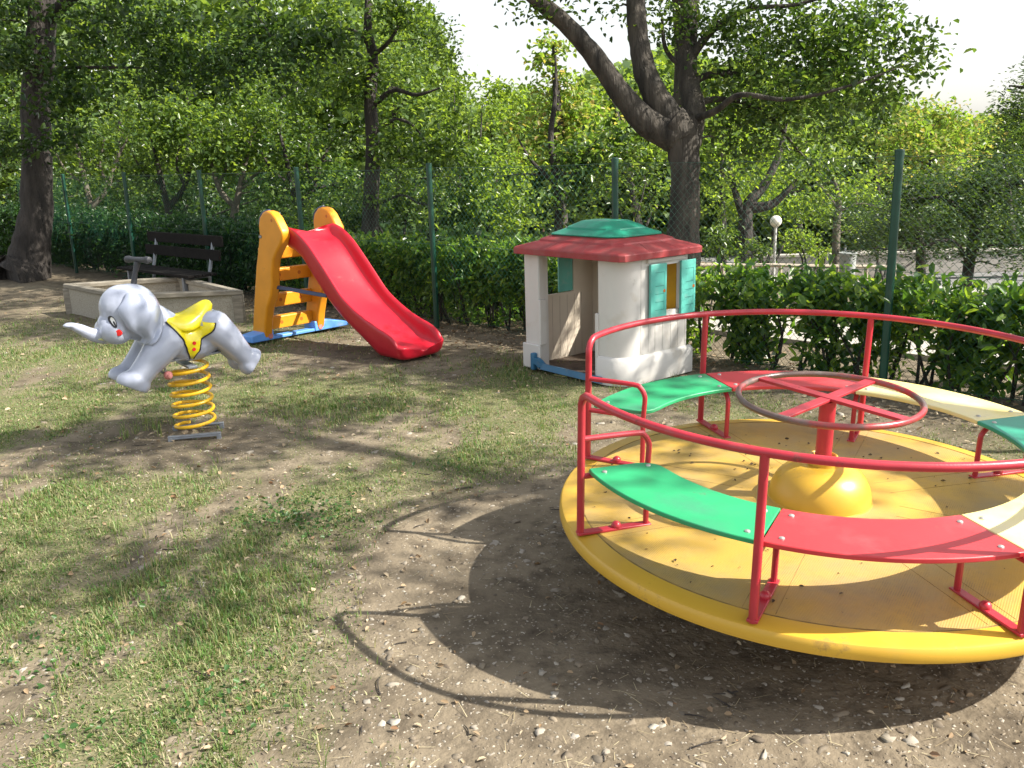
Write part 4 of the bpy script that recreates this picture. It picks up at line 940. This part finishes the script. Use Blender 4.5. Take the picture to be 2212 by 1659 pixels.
# big forked oak behind the fence
oak_tr=[([gp(1465,9.7),TP(1470,600,9.7),TP(1478,480,9.65),TP(1480,380,9.6),TP(1472,300,9.55),TP(1450,262,9.5)],[.27,.21,.17,.155,.185,.18]),
 ([TP(1455,290,9.55),TP(1395,262,9.5),TP(1340,200,9.4),TP(1290,130,9.3),TP(1230,60,9.2),TP(1150,-10,9.1),TP(1040,-110,9.0)],[.19,.15,.115,.105,.09,.08,.05]),
 ([TP(1462,275,9.55),TP(1420,215,9.5),TP(1392,150,9.5),TP(1378,70,9.5),TP(1372,-20,9.5),TP(1350,-260,9.4)],[.17,.135,.12,.105,.10,.06]),
 ([TP(1487,310,9.6),TP(1500,240,9.7),TP(1485,160,9.8),TP(1487,60,9.9),TP(1500,-60,10),TP(1530,-350,10)],[.13,.12,.11,.10,.09,.05]),
 ([TP(1490,185,9.8),TP(1530,162,9.9),TP(1600,160,10),TP(1700,165,10),TP(1790,150,10.1),TP(1870,120,10.1)],[.05,.038,.03,.024,.016,.008]),
 ([TP(1488,230,9.7),TP(1540,215,9.8),TP(1600,220,9.9),TP(1660,250,10),TP(1720,320,10.1),TP(1775,380,10.1)],[.042,.032,.025,.02,.014,.008]),
 ([TP(1490,260,9.7),TP(1545,240,9.3),TP(1600,205,9.0),TP(1700,215,8.8),TP(1820,190,8.7),TP(1930,150,8.6)],[.042,.035,.028,.02,.014,.008]),
 ([TP(1495,120,9.8),TP(1545,60,9.7),TP(1620,20,9.6),TP(1720,10,9.5),TP(1820,-20,9.4)],[.05,.038,.028,.02,.012]),
 ([TP(1490,160,9.8),TP(1440,110,9.9),TP(1430,40,10)],[.03,.025,.015])]
oak_e=[E(1560,60,9.9,90,60),E(1640,110,10,90,60),E(1740,60,10,110,70),E(1850,100,9.6,90,60),E(1935,140,8.8,75,60),E(1960,90,8.8,50,35),E(1880,200,9,80,50),E(1800,240,9,90,55),E(1700,215,9.8,100,55),E(1620,230,10,80,50),E(1560,270,10,60,40),
 E(1690,300,10,90,55),E(1760,340,10.1,60,45),E(1790,395,10.1,40,40),E(1590,330,10,50,35),E(1830,160,9.4,90,50),E(1750,140,9.8,90,60),E(1660,70,9.8,80,60),E(1600,140,9.4,90,60),E(1700,190,9.2,90,50),E(1800,60,9.3,100,60),E(1560,20,9.4,90,50),E(1450,60,10,60,50),E(1420,-20,10,80,50),E(1180,15,9.1,60,22),E(1300,30,9.4,50,30),E(1340,95,9.4,32,28),E(1420,245,9.4,34,26),E(1250,-40,9.2,120,30),E(1560,180,10.2,70,40),E(1900,30,9.5,90,40)]
oak_top=[((2.3,9.8,5.8),(2.0,1.8,.8)),((.2,9.6,5.5),(1.2,1.2,.6)),((4.4,9.6,5.4),(1.3,1.2,.6))]
tree('oak_tree','large oak with trunk forked into three limbs right of the playhouse','tree',oak_tr,oak_e+[(c,r) for c,r in oak_top],M['oak'],M['bark'],.068,1.45,15,.14,6,.0,0,None,220)
# big tree on the left, inside the fence
lt_tr=[([gp(45,15.6),TP(55,600,15.6),TP(66,545,15.6),TP(78,460,15.5),TP(80,350,15.4),TP(78,230,15.3),TP(88,100,15.2),TP(95,-60,15.1),TP(100,-300,15)],[.50,.42,.33,.265,.245,.235,.23,.2,.14]),
 ([TP(88,60,15.2),TP(180,-20,14.8),TP(330,-40,14.2),TP(480,-10,13.6)],[.12,.09,.06,.03]),([TP(88,20,15.2),TP(20,-30,14.8),TP(-80,-20,14.4)],[.1,.07,.03])]
lt_e=[E(40,60,14.8,90,80),E(140,90,14.6,80,70),E(60,150,14.6,70,60),E(240,60,14,110,60),E(330,130,13.8,90,55),E(430,90,13.5,90,60),E(170,200,14.4,70,45),E(30,250,14.4,55,55),E(130,290,14.6,50,45),E(20,330,14.4,45,40),E(540,60,13,100,70),E(500,160,13,80,60),E(620,130,12.6,70,70),E(300,30,13.6,130,45),E(110,345,15,45,30),E(400,190,13.5,90,40),E(700,60,12.5,70,60)]
lt_top=[((-7.5,14.5,6.5),(4,3,1.2)),((-3.5,13,6.6),(3.0,2.5,1.2))]
tree('oak_tree','thick straight oak trunk at the left edge with dark overhanging branches','tree',lt_tr,lt_e+lt_top,M['oak_shaded'],M['bark_dark'],.10,1.6,16,.17,6,-.02,1,None,120)
# slim tree left of the middle
t3=[([gp(802,14.2),TP(800,480,14.2),TP(803,400,14.1),TP(806,300,14.1),TP(800,220,14),TP(806,130,14),TP(795,60,14),TP(800,-60,14)],[.16,.14,.125,.115,.10,.085,.07,.05]),
 ([TP(805,230,14),TP(850,195,13.8),TP(900,205,13.6),TP(950,190,13.5)],[.05,.035,.028,.012]),([TP(806,290,14.1),TP(850,260,13.9),TP(890,270,13.7),TP(930,320,13.6)],[.04,.03,.02,.01]),
 ([TP(806,120,14),TP(840,90,13.8),TP(870,40,13.8)],[.04,.03,.015]),([TP(800,100,14),TP(770,70,14),TP(740,60,14)],[.04,.03,.015]),([TP(805,330,14.1),TP(860,330,13.8),TP(880,345,13.7)],[.03,.02,.01])]
tree('slim_tree','slim dark trunked tree with curved side branches behind the slide','tree',t3,[E(800,60,14,110,80),E(900,40,13.8,90,60),E(930,130,13.6,60,55),E(860,150,13.8,90,60),E(760,160,14,70,60),E(930,240,13.4,70,60),E(860,260,13.7,80,55),E(760,280,14.3,70,60),E(880,340,13.6,80,55),E(790,390,13.7,60,60),E(900,440,13.3,60,45),E(700,60,14.2,70,70),E(720,220,14.2,60,60),E(960,330,13.4,50,50)],M['mid'],M['bark_dark'],.075,1.5,15,.14,6,.0,2,None,110)
# young maple with yellowing top
t4=[([gp(1203,13.5),TP(1206,500,13.5),TP(1208,440,13.4),TP(1200,380,13.4),TP(1190,300,13.4),TP(1200,200,13.4),TP(1200,120,13.4)],[.075,.07,.065,.055,.045,.03,.015]),([TP(1207,420,13.4),TP(1250,360,13.3),TP(1290,300,13.3)],[.04,.03,.012]),([TP(1205,400,13.4),TP(1150,350,13.4),TP(1120,300,13.4)],[.04,.025,.012])]
tree('maple_tree','young maple with dark lower leaves and thin trunk left of the playhouse roof','tree',t4,[E(1210,350,13.4,110,60),E(1130,380,13.4,70,50),E(1290,370,13.3,80,60),E(1170,420,13.2,70,35),E(1270,440,13.4,60,30),E(1350,320,13.5,60,60)],M['oak'],M['bark_dark'],.09,1.6,14,.16,6,.0,3,None,60)
t4b=[([gp(1215,18),TP(1212,400,18),TP(1205,250,18),TP(1195,100,18)],[.14,.12,.09,.03])]
tree('maple_tree','taller tree with yellow and orange tinged pointed top against the sky','tree',t4b,[E(1195,115,18,28,30),E(1190,160,18,58,45),E(1205,215,18,85,50),E(1170,270,18,100,50),E(1260,270,18,90,55),E(1215,330,17.8,120,50),E(1190,85,18,12,14)],M['yellow'],M['bark_dark'],.11,1.9,14,.17,6,-.1,0,None,70)
# thicket of small trees with forking bare stems behind the left hedge
def thicket(px,d,label,es,lm,seed,sway=1):
    b=gp(px,d);T=[([b,TP(px-5*sway,470,d),TP(px-15*sway,420,d),TP(px-28*sway,360,d),TP(px-45*sway,290,d)],[.09,.075,.06,.045,.02]),
      ([TP(px-10*sway,450,d),TP(px+25*sway,410,d),TP(px+45*sway,350,d),TP(px+70*sway,300,d)],[.06,.05,.035,.015]),
      ([TP(px+30*sway,400,d),TP(px+12*sway,360,d),TP(px+20*sway,300,d)],[.035,.025,.012]),([TP(px-20*sway,400,d),TP(px-60*sway,370,d),TP(px-85*sway,330,d)],[.035,.025,.012])]
    tree('scrub_tree',label,'tree',T,es,lm,M['bark_pale'] if seed%2 else M['bark_dark'],.085,1.35,14,.16,6,.05,seed,None,60)
thicket(205,19,'scrub tree with pale leaning stems right of the thick left trunk',[E(180,330,19,70,60),E(250,290,19,70,60),E(150,420,19,50,50),E(240,400,18.5,50,35)],M['mid'],1)
thicket(370,17.5,'multi stemmed scrub tree behind the left end of the bench',[E(330,290,17.5,90,70),E(420,300,17.5,80,70),E(300,370,17.5,60,45),E(450,380,17.3,60,40),E(380,240,17.5,90,50)],M['mid'],2)
thicket(500,17,'spreading scrub tree behind the right end of the bench',[E(480,330,17,80,60),E(560,300,17,80,70),E(600,380,16.8,60,50),E(520,250,17,90,50)],M['mid'],3,-1)
thicket(650,16.5,'scrub tree with forked stems just behind the slide top',[E(640,310,16.5,90,70),E(700,380,16.3,70,60),E(600,420,16.4,50,40),E(660,450,16,60,35),E(620,230,16.5,90,50)],M['oak'],0)
# shaded shrubs filling in low behind the fence on the left
def bush(name,label,cat,es,lm,leaf=.08,cover=2,px=None,d=10,seed=0,stems=5,group=None,tilt=.6,kind=6):
    b=gp(px,d);T=[]
    for i in range(stems):
        o=rng.normal(0,.12,2);q=Vector(es[i%len(es)][0]);s=Vector(b)+Vector((o[0],o[1],0));T.append(([tuple(s),tuple(s.lerp(q,.5)+Vector((o[1],o[0],.1))),tuple(q+Vector((o[0],o[1],.05)))],[.03,.022,.008]))
    return tree(name,label,cat,T,es,lm,M['bark_dark'],leaf,cover,14,.14,kind,0,seed,group,30,True,tilt)
bush('shrub','large leafy shrub mass behind the fence between slide and tall post','shrub',[E(700,470,15,80,50),E(820,460,14.8,80,50),E(900,400,15,80,60),E(980,450,14.8,80,50),E(1010,370,15,80,60)],M['mid'],.085,1.9,880,15,1)
bush('shrub','pale green shrub mass left of the young maple','shrub',[E(1020,280,16,80,70),E(1060,220,17,70,40),E(1080,360,15.5,70,70),E(1100,460,15,80,50),E(1000,190,17,50,40),E(1030,440,15,70,50)],M['bright'],.085,1.7,1060,16,2)
bush('shrub','dark shrub mass low behind the bench','shrub',[E(330,430,21,110,60),E(470,440,21,110,60),E(590,430,20,90,60),E(210,450,22,90,60),E(80,430,22,100,80)],M['oak_shaded'],.10,1.8,400,21,3)
bush('shrub','green shrub mass behind and left of the playhouse roof','shrub',[E(1330,450,14,80,50),E(1400,400,14,70,60),E(1260,480,14,90,40),E(1390,330,14.5,60,50),E(1180,490,14,70,35)],M['mid'],.085,1.8,1330,14,0)
bush('shrub','bright green shrub between the lamp and the low pale wall','shrub',[E(1730,520,19,45,26),E(1770,535,19,40,22)],M['bright'],.08,2.2,1740,19,1)
bush('shrub','dark green shrub at the foot of the crooked grey tree','shrub',[E(1560,520,18,45,35),E(1640,540,18.5,30,22)],M['mid'],.08,2.2,1570,18,2)
bush('shrub','pale shrub mass behind the distant street under the oak branches','shrub',[E(1560,470,36,90,30),E(1700,460,36,110,34),E(1840,465,36,90,30),E(1980,470,36,110,34),E(2140,475,36,120,36)],M['far'],.2,2.6,1700,36,0)
bush('shrub','pale green screen of shrubs beyond the lamp','shrub',[E(1590,440,21,70,38),E(1680,430,21.5,70,40),E(1760,450,21,70,36)],M['bright'],.085,2.2,1650,21,3)
bush('shrub','green screen of shrubs right of the slender young tree','shrub',[E(1870,445,21,70,40),E(1960,455,22,80,36),E(2080,470,22,80,32)],M['mid'],.085,2.2,1900,21,1)
# far trees closing the view
far=[('far_tree','far tree filling the gap at the upper left edge',0,26,[E(0,330,26,110,110),E(60,230,26,110,90),E(150,330,26,110,90)],'mid'),
('far_tree','far tree between the left trunk and the bench',280,25,[E(260,250,25,110,100),E(300,350,25,110,80)],'far'),
('far_tree','far tree with a pale tip showing through the left canopy',420,24,[E(410,130,24,60,80),E(430,230,24,100,90),E(440,350,24,110,70)],'bright'),
('far_tree','far dark tree behind the slide',600,24,[E(600,220,24,110,110),E(640,340,24,120,80),E(560,110,25,80,50),E(700,140,24,90,70)],'mid'),
('far_tree','far tree seen between slim tree and open sky',880,22,[E(850,230,22,110,100),E(920,330,22,110,90),E(960,230,22,50,60),E(800,120,23,110,70),E(900,110,22,70,60)],'far'),
('far_tree','far tree low on the skyline in the open sky gap',1090,26,[E(1060,250,26,70,50),E(1110,300,26,100,60),E(1085,205,26,30,24),E(1140,230,26,40,40)],'far'),
('far_tree','far tree behind the fork of the big oak',1400,24,[E(1330,230,24,70,60),E(1400,300,24,110,80),E(1300,330,24,90,60),E(1420,200,25,70,60)],'bright'),
('far_tree','far pale tree right of the big oak trunk',1560,24,[E(1560,330,24,100,80),E(1600,240,25,90,60),E(1640,380,24,90,50),E(1540,400,24,60,50)],'bright'),
('far_tree','far airy tree under the long oak branches',1740,26,[E(1700,330,26,110,70),E(1760,260,27,90,50),E(1800,360,26,90,60)],'far'),
('far_tree','far tree on the skyline at the right with a rounded top',1890,30,[E(1890,260,30,90,55),E(1850,300,30,90,60),E(1930,330,30,80,50),E(1925,235,30,30,22)],'far'),
('far_tree','bright yellow green tree behind the tall right post',2010,26,[E(2010,290,26,80,60),E(2030,245,26,50,35),E(1960,330,26,80,50),E(2080,300,26,70,60),E(2000,370,25,100,50)],'yellow'),
('far_tree','far tree beyond the right edge of the street',2180,28,[E(2170,330,28,90,70),E(2230,260,28,80,70)],'mid')]
for nm,lb,px,d,es,mk in far:
    b=gp(px,d);c=es[0][0];T=[([b,tuple(Vector(b).lerp(Vector(c),.5)),tuple(c)],[.11,.09,.05])]
    tree(nm,lb,'tree',T,es,M[mk],M['bark_dark'],.13,1.9,14,.24,4,0,px%4,None,25)
# more named trees of the right background
tree('leaning_tree','crooked grey tree standing beyond the lamp right of the playhouse','tree',[([gp(1612,19),TP(1612,560,19),TP(1610,490,19),TP(1618,440,19),TP(1650,400,19),TP(1680,340,19),TP(1700,260,19)],[.2,.18,.15,.13,.10,.07,.03]),([TP(1615,450,19),TP(1670,440,19),TP(1720,390,19)],[.12,.09,.04]),([TP(1610,480,19),TP(1590,420,19),TP(1575,360,19)],[.1,.07,.03])],[E(1600,390,19,60,35),E(1700,360,19,60,35)],M['bright'],M['bark_dark'],.09,1.3,12,.17,6,.1,1,None,50)
tree('young_tree','slender pale trunked young tree between lamp and tall right post','tree',[([gp(1806,17.5),TP(1806,560,17.5),TP(1808,480,17.5),TP(1812,430,17.5),TP(1800,380,17.5)],[.085,.08,.07,.05,.02]),([TP(1810,460,17.5),TP(1850,440,17.5),TP(1890,445,17.5)],[.03,.02,.01]),([TP(1810,450,17.5),TP(1780,410,17.5),TP(1760,390,17.5)],[.03,.02,.01])],[E(1830,400,17.5,70,30),E(1780,430,17.5,50,26),E(1860,480,17.5,50,30)],M['bright'],M['bark_pale'],.08,.9,12,.16,6,.1,2,None,50)
tree('acacia_tree','dark drooping feathery tree with leaning trunk at the right edge','tree',[([gp(2075,12.5),TP(2083,640,12.5),TP(2098,540,12.5),TP(2112,470,12.5),TP(2130,400,12.4)],[.085,.08,.07,.06,.04]),([TP(2110,480,12.5),TP(2040,430,12.3),TP(1960,430,12.1)],[.04,.03,.015]),([TP(2120,440,12.5),TP(2190,400,12.3),TP(2260,380,12.1)],[.04,.03,.015])],
 [E(2080,400,12.4,110,55),E(1990,430,12.3,80,45),E(2160,450,12.3,90,55),E(1920,480,12.3,60,35),E(2060,480,12.3,90,35),E(2190,520,12.2,60,40),E(1860,520,12.4,60,25),E(1925,540,12,60,22),E(2010,535,12.2,60,26),E(2130,545,12.3,50,30),E(2200,560,12.1,50,26),E(2200,370,12.2,60,50)],M['pine'],M['bark_dark'],.07,3.2,18,.15,4,-.55,3,None,120,True,.3,.34)
tree('acacia_tree','second feathery tree half hidden behind the tall right post','tree',[([gp(1990,16),TP(1990,600,16),TP(1988,530,16),TP(1980,470,16)],[.1,.09,.08,.05])],[E(1960,480,16,90,50),E(1900,520,16,70,30),E(2050,510,16,80,40),E(1850,480,16,60,40)],M['pine'],M['bark_dark'],.08,2.6,16,.18,4,-.5,1,None,50,True,.3,.34)
tree('acacia_tree','tall feathery tree cut off by the right edge of the sky','tree',[([gp(2290,11),TP(2300,500,11),TP(2290,300,11),TP(2270,150,11)],[.1,.09,.07,.03]),([TP(2290,300,11),TP(2230,260,11),TP(2180,250,11)],[.03,.02,.01]),([TP(2280,200,11),TP(2220,190,11),TP(2180,185,11)],[.03,.02,.01])],[E(2200,210,11,42,30),E(2240,260,11,70,45),E(2190,300,11,50,35),E(2260,180,11,60,60),E(2170,250,11,30,16)],M['pine'],M['bark_dark'],.065,3,18,.12,4,-.4,0,None,60,True,.3,.3)
def undergrowth():
    n=90000;t=rng.uniform(1.2,24,n);q=.9+11*rng.random(n)**1.3;x=FP0[0]+FD[0]*t+FN[0]*q;y=FP0[1]+FD[1]*t+FN[1]*q
    k=(noise(x,y,0,1.3,1)>-.35-.03*q)&(t>1.6+1.25*q);x,y,q=x[k],y[k],q[k];n=len(x)
    z=gz(x,y)+rng.random(n)**.8*(.25+.08*q)*(1+.5*noise(x,y,0,2.1,2))
    L=rng.uniform(.08,.16,n)*(1+.05*q)
    setp(link('undergrowth',leaves_mesh('undergrowth',np.stack([x,y,z],1),L,L*.6,.6,4),M['oak_shaded'],smooth=False),'dark green undergrowth beneath the trees behind the fence','undergrowth',None,'stuff')
undergrowth()
def woods():
    n=150000;px=rng.uniform(-500,2700,n);d=rng.uniform(31,42,n)
    top=np.interp(px,[-500,0,300,700,960,1010,1060,1150,1300,1420,1500,1800,1900,2050,2250,2700],[-60,-40,20,-20,60,190,225,215,170,120,140,200,262,300,270,200])
    a=(px-W0/2)/F_PX
    x=a*d;hz=1.74+(350-top+14*noise(px*.02,px*0,0,1.,1)*3)/F_PX*d
    z=-2+(hz+2)*rng.random(n)**.85
    g=noise(x,d,z,.9,2)>-.55
    x,d,z=x[g],d[g],z[g];L=rng.uniform(.28,.5,len(x))
    setp(link('distant_woods',leaves_mesh('distant_woods',np.stack([x,d,z],1),L,L*.65,.7,4),M['far'],smooth=False),'distant pale green wood closing the view','woods',None,'stuff')
woods()
# hedges
def hedge(label,t0,t1,h0,h1,lm,n,leaf,s0=.22,wd=.28,low=.12,clip=False):
    b=FP0+FD*t0+FN*(s0+wd);root=empty('hedge',(b[0],b[1],0),label,'hedge')
    m=n//10;t=rng.uniform(t0,t1,m);u=rng.random(m);hh=h0+(h1-h0)*(t-t0)/(t1-t0)
    top=hh*(1+(.03 if clip else .09)*noise(t*3,t*0,0,1.4,1));z=low+(top-low)*rng.random(m)**.85;s=s0+wd*(.5+.62*rng.normal(0,.5,m))
    g=noise(t*2.2,z*2.5,s*2,2.,2);k=g>(-.75 if clip else -.35)+.5*(z<.35);t,z,s=t[k],z[k],s[k];m=len(t)
    c=np.stack([FP0[0]+FD[0]*t+FN[0]*s,FP0[1]+FD[1]*t+FN[1]*s,z],1)
    c[:,2]+=gz(c[:,0],c[:,1]);c=(c[:,None,:]+rng.normal(size=(m,10,3))*.055).reshape(-1,3)
    L=leaf*rng.uniform(.45,1.45,len(c));link('foliage',leaves_mesh('foliage',c,L,L*.48,.75,6,.15),lm,root,smooth=False)
    mb=MB()
    for tt in np.arange(t0,t1,.17):
        tt+=random.uniform(-.08,.08);s=s0+wd*random.uniform(.2,.8);p=Vector((FP0[0]+FD[0]*tt+FN[0]*s,FP0[1]+FD[1]*tt+FN[1]*s,0));p.z=float(gz(p.x,p.y))-.03
        for q in range(2):
            e=p+Vector((random.uniform(-.22,.22),random.uniform(-.22,.22),h0*random.uniform(.6,.9)));mb.tube(smooth_path([p,p.lerp(e,.5)+Vector((random.uniform(-.07,.07),random.uniform(-.07,.07),0)),e],3),[.014,.013,.012,.01,.008,.006,.004],6)
    mb.build('stems',M['bark_dark'],root,fix=False)
hedge('glossy laurel hedge behind the fence to the right of the playhouse',-6.5,1.9,.80,.74,M['laurel'],46000,.085,.16,.42,.03)
hedge('sunlit laurel hedge between the slide and the playhouse',2.3,8.3,.84,.92,M['laurel'],38000,.075,.2,.3,.04)
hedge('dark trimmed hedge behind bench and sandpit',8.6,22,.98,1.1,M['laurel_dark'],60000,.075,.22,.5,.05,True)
# trees to the right of the picture and one added unseen, whose crowns shade the playground
def shade_tree(x,y,label,es,mk,cover=.9,gap=.15):
    b=(x,y,float(gz(x,y))-.05);T=[([b,(x,y,2),(x-.1,y,4),(es[0][0][0],es[0][0][1],es[0][0][2])],[.2,.16,.12,.05])]
    tree('oak_tree',label,'tree',T,es,M[mk],M['bark'],.10,cover,16,.2,6,gap,1,None,60)
shade_tree(6.3,2.6,'oak outside the right of the view shading the merry-go-round and grass',[((4.6,4.9,6.2),(1.5,.75,.7)),((3.4,4.6,5.4),(.9,.5,.5)),((4.2,2.5,5.6),(1.1,.65,.6)),((6.4,3.0,4.9),(.8,.5,.4)),((5.6,3.6,5.6),(.9,.5,.5)),((3.6,1.2,6.0),(.7,.35,.5)),((7.2,2.2,6.3),(.9,.35,.4))],'oak',1.1,.0)
shade_tree(8.5,5.6,'second oak outside the right of the view',[((5.0,7.0,5.6),(1.3,.6,.6)),((6.6,6.0,6.2),(1.3,.6,.7)),((8.6,5.4,6.4),(1.3,1,.8)),((3.4,6.3,6.0),(1.2,.5,.5)),((6.2,8.2,5.5),(1.2,.7,.6))],'oak',1.0,.05)
shade_tree(2.62,13.6,'oak standing deep behind the big forked oak',[((1.6,11.6,5.8),(1.8,1.2,.8)),((.2,12.2,6.2),(1.6,1.4,.8)),((2.6,12.8,6.6),(1.8,1.4,.8)),((-1.2,11.4,6.3),(1.3,1.0,.6))],'oak',1.5,-.1)  # unseen crown added to darken the bench and hedge by its shadow
# ---------------------------------------------------------------- things beyond the hedge
def lamp(px,py,rpx,d,label,ph):
    c=P(px,py,d);r=rpx*d/F_PX;z0=float(gz(c.x,c.y))
    root=empty('globe_lamp',(c.x,c.y,z0),label,'street lamp','round globe lamps along the path')
    MB().ball(c,r,24,14).build('globe',M['globe'],root)
    MB().tube([Vector((c.x,c.y,z0-.05)),Vector((c.x,c.y,c.z-r*.9))],.028,10).build('lamp_post',M['pale'],root)
    MB().lathe((c.x,c.y,c.z-r*1.08),[(.035,0),(r*.5,.03),(r*.55,.06)],16).build('collar',M['pale'],root)
lamp(1676,478,12.5,17.5,'white globe lamp on a slim pole under the oak branches',0)
lamp(759,517,15,15,'pale globe lamp half hidden in the hedge behind the slide',1)
def railing():
    root=None;pts=[P(1500+k*62,573+(.5*k if k>3 else 0),15.5) for k in range(8)]
    root=empty('wooden_railing',tuple(pts[0]*1.0),'low pale wooden rail fence beyond the hedge','railing')
    g=lambda p:Vector((p.x,p.y,float(gz(p.x,p.y))))
    MB().tube(pts,.032,8).build('top_rail',M['rail_wood'],root)
    for p in pts[::1]:
        MB().tube([g(p)-Vector((0,0,.05)),p],.035,8).build('rail_post',M['rail_wood'],root)
railing()
def binn():
    c=P(1829,600,15.2);z=float(gz(c.x,c.y));r=.115
    root=empty('litter_bin',(c.x,c.y,z),'round grey litter bin by the wooden railing','bin')
    MB().lathe((c.x,c.y,z),[(.1,0),(.12,.02),(.135,.70),(.15,.71),(.15,.75),(.12,.76),(.12,.65),(0,.65)],24).build('body',M['grey_bin'],root)
    MB().tube([(c.x,c.y+.15,z),(c.x,c.y+.15,z+.85)],.02,8).build('post',M['steel'],root)
binn()
def ledge():
    # low pale wall along the street
    p0,p1=P(1600,545,24),P(2350,560,24)
    root=empty('low_wall',(p0.x,p0.y,0),'low pale wall beside the distant street','wall')
    d=(p1-p0);d.z=0;L=d.length;d.normalize();q=Vector((-d.y,d.x,0))
    zb=float(gz(p0.x,p0.y));MB().box((p0.x,p0.y,zb-.1),d,q,(0,0,1),(0,0,0),(L,.25,.55)).build('wall_body',M['concrete'],root,bevel=.02)
    MB().box((p0.x,p0.y,zb+.45),d,q,(0,0,1),(-.03,-.04,.002),(L+.03,.29,.07)).build('coping',M['concrete'],root,bevel=.01)
ledge()
